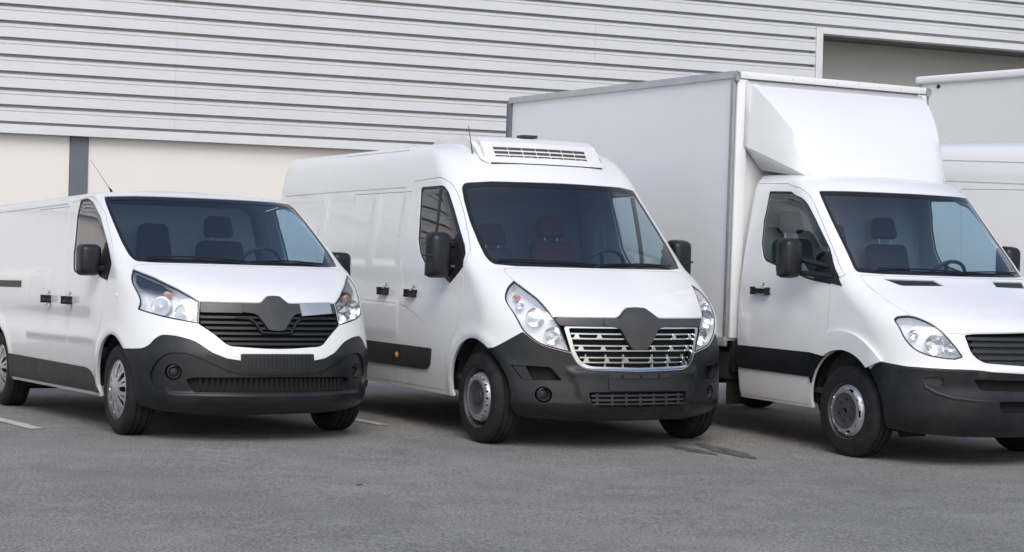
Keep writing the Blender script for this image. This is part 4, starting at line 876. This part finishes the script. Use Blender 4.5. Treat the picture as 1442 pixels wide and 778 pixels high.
# air deflector between cab roof and box
def fairing():
    bm = bmesh.new(); n, mm = 14, 20
    def front(a, s):                     # a 0 top .. 1 bottom, s -1..1 across
        w0 = .945*(1-a)+.56*a+.03*math.sin(math.pi*a); y = s*w0
        x = -1.462+(.80*a**.82)-.06*a*s*s*1.2+.025*math.sin(math.pi*a)
        z = 2.995-(.885*a)+.03*math.sin(math.pi*a)-.02*a*s*s; return Vector((x, y, z))
    g = [[bm.verts.new(front(i/n, -1+2*j/mm)) for j in range(mm+1)] for i in range(n+1)]
    for i in range(n):
        for j in range(mm): bm.faces.new((g[i][j], g[i+1][j], g[i+1][j+1], g[i][j+1]))
    for sg, c in ((-1, 0), (1, mm)):
        A = Vector((-1.462, sg*.965, 2.95)); Bq = Vector((-1.462, sg*.952, 2.455)); D = Vector((-1.455, sg*.770, 2.252)); Fq = Vector((-.95, sg*.775, 2.195)); edge = [g[i][c] for i in range(n+1)]
        va = bm.verts.new(A); low = []
        for i in range(n+1):             # lower rim of the flank: B -> point under the front foot
            t = i/n; low.append(bm.verts.new(Bq.lerp(Vector((-.93, sg*.80, 2.238)), t/.62) if t < .62 else Vector((-.93, sg*.80, 2.238)).lerp(front(1, sg)+Vector((-.012, sg*.02, .002)), (t-.62)/.38)))
        mid = [bm.verts.new(edge[i].co.lerp(low[i].co, .5)+Vector((0, sg*.010*math.sin(math.pi*i/n), .008*math.sin(math.pi*i/n)))) for i in range(n+1)]
        for i in range(n): bm.faces.new((edge[i], mid[i], mid[i+1], edge[i+1])); bm.faces.new((mid[i], low[i], low[i+1], mid[i+1]))
        und = [bm.verts.new(D.lerp(Fq, min(1,i/n*1.2)) if i/n*1.2 < 1 else Fq.lerp(front(1, sg)+Vector((-.05,sg*.03,-.03)), (i/n*1.2-1)/.2)) for i in range(n+1)]
        for i in range(n): bm.faces.new((low[i], und[i], und[i+1], low[i+1]))
    bm.verts.ensure_lookup_table()
    bmesh.ops.remove_doubles(bm, verts=bm.verts, dist=.0005)
    for f in list(bm.faces):
        if f.calc_area() < 1e-7: bm.faces.remove(f)
    bmesh.ops.recalc_face_normals(bm, faces=bm.faces)
    o = from_bm('roof_fairing', bm, 'paint', SV.root, 40); md = o.modifiers.new('thick', 'SOLIDIFY'); md.thickness = .008; md.offset = 0; return o
fairing()
# ================================================================== behind on the right: a high-roof van and a tall trailer
BR = [(z if z < 1.3 else 1.3+(z-1.3)*1.249, a, b, c, d, e) for z, a, b, c, d, e in MR]
def side_B(x, z): return .006*sm(2.27,2.33,z)*np.ones_like(x)
BV = Van('high_roof_van', None, Surf(BR, -4.65, side=side_B), 'plain white high-roof van standing behind the box truck at the right edge', 'van', .325,
         Matrix.Translation((6.756, 16.06, -.05)) @ Matrix.Rotation(R(-48), 4, 'Z') @ Matrix.Rotation(R(1.2), 4, 'Y'))
v = BV
ws = v.half([('f',0,2.21),('f',-.60,2.20),('f',-.80,2.17,.06),('f',-.868,1.80),('f',-.876,1.46,.05),('f',-.852,1.374,.04),('f',0,1.360)])
bu = v.half([('f',0,.588),('f',-.544,.70),('f',-.855,.75),('f',-1.008,.70,.02)]+arcpts(.09,.37,.43,50,-18,8)+[('f',-.76,.222,.03),('f',0,.204)])
door = v.poly([('s',-1.372,2.20,.03),('s',-1.345,1.0),('s',-1.372,.355),('s',-.46,.355),('s',-.355,.66,.08),('s',-.195,.895,.04),('s',-.160,1.34),('s',-.46,1.80),('s',-.73,2.15,.05),('s',-.855,2.20,.05)])
slide = v.poly([('s',-1.387,2.20,.02),('s',-1.36,1.0),('s',-1.386,.355),('s',-2.62,.355),('s',-2.63,2.20,.02)])
arches = [v.arch(.09,.37,.43,.325), v.arch(-3.59,.37,.43,.325)]
s1, b1 = v.slot([(-1.2,2.435),(-2.6,2.470),(-4.45,2.515)], .016); s2, b2 = v.slot([(-1.40,2.235),(-2.8,2.270),(-4.45,2.31)], .018)
for b_ in (b1, b2): v.slot_back(b_)
v.holes = [s1, v.mir(s1), s2, v.mir(s2), ws, bu, door, v.mir(door), slide]+arches+[v.mir(a) for a in arches]
v.body(res=.07); v.windscreen(ws, .04)
win = v.poly([('s',-1.215,2.12,.05),('s',-.78,2.13,.05),('s',-.26,1.56),('s',-.20,1.36,.02),('s',-.82,1.30,.04),('s',-1.1,1.46,.05)])
for sg in (-1, 1):
    D = v.sheet('cab_door', inset(door if sg < 0 else v.mir(door), .0045), ['paint','lining'], holes=[win if sg < 0 else v.mir(win)], res=.07)
    v.sheet('side_window', inset(win if sg < 0 else v.mir(win), .004), 'glass_side', D, res=.1, off=-.01, rim=None); v.handle(-1.09,1.11,D,sg,.15)
SD = v.sheet('sliding_door', inset(slide,.0045), ['paint','lining'], res=.07); v.handle(-1.66,1.11,SD,-1,.14)
v.sheet('front_bumper', inset(bu,.003), ['plastic','black'], res=.07)
hl = v.poly([('f',-.80,1.24),('f',-.92,1.10,.05),('f',-.855,.88,.05),('f',-.55,.74,.02),('f',-.66,.98),('f',-.718,1.12)])
for o in (hl, v.mir(hl)): v.sheet('headlight', o, 'lamp_body', res=.05, off=.004, rim=-.01)
o = v.half([('f',0,.96),('f',-.60,.96,.02),('f',-.48,.64,.03),('f',0,.63)]); v.sheet('grille', o, 'black', res=.06, off=.004, rim=-.01)
for a in (.09, -3.59): v.liner(a, .37, .43, y1=.99)
place_wheels(v, 'M', .352, [(.09,-.995,.350),(.09,.995,.350),(-3.59,-.995,.350),(-3.59,.995,.350)])
underbody(v, -4.4, .55, .30)
box('tail_lamp', (-4.66,-.98,1.1), (-4.58,-.86,1.6), 'tail_red', v.root, r=.02)
# tall trailer
TL = empty('box_trailer', (5.73, 25.5, -.12), (0,0,R(-52.2)))
tag(TL, 'tall pale grey-beige box trailer with rounded white top rail, far right background', 'trailer')
H_ = 4.23
mat('rail_white', (.80,.81,.82), .4)
CB = box('cargo_box', (0,.02,1.15), (6.4,2.5,H_-.02), 'box_beige', TL)
box('top_rail', (-.03,-.03,H_-.115), (6.43,.10,H_), 'rail_white', CB, r=.035, seg=3); box('top_rail', (-.03,2.42,H_-.115), (6.43,2.55,H_), 'rail_white', CB, r=.035, seg=3)
box('bottom_rail', (0,-.02,1.08), (6.4,.08,1.20), 'alu', CB, r=.01); box('bottom_rail', (0,2.44,1.08), (6.4,2.54,1.20), 'alu', CB, r=.01)
for y in (-.005, 2.465): box('rear_post', (-.035,y,1.1), (.06,y+.06,H_-.12), 'alu_dull', CB, r=.008)
for x in (.36,): lathe('marker_lamp', [(0,.02),(.025,.016),(.03,0)], 'black', CB, 14, Matrix.Translation((x,.02,H_-.16)) @ Matrix.Rotation(R(90),4,'X'))
box('chassis', (.2,.75,.80), (6.2,1.75,1.10), 'chassis', TL, r=.02)
for x in (1.1, 2.3):
    for y in (.12, 2.40):
        M = Matrix.Translation((x,y,.50)) @ Matrix.Rotation(R(90 if y < 1 else -90),4,'X')
        wl = lathe('wheel', [(.0,-.05),(.16,-.05),(.20,-.02),(.28,-.04),(.29,.0),(.30,-.02)], 'steel_dark', TL, 40, M)
        lathe('tyre', [(.29,0),(.34,.01),(.45,.0),(.49,-.03),(.50,-.06),(.50,-.32),(.48,-.36),(.30,-.36)], 'rubber', wl, 48, M)
for y in (.35, 2.1): box('landing_leg', (4.8,y,.0), (4.92,y+.12,1.1), 'chassis', TL, r=.01)
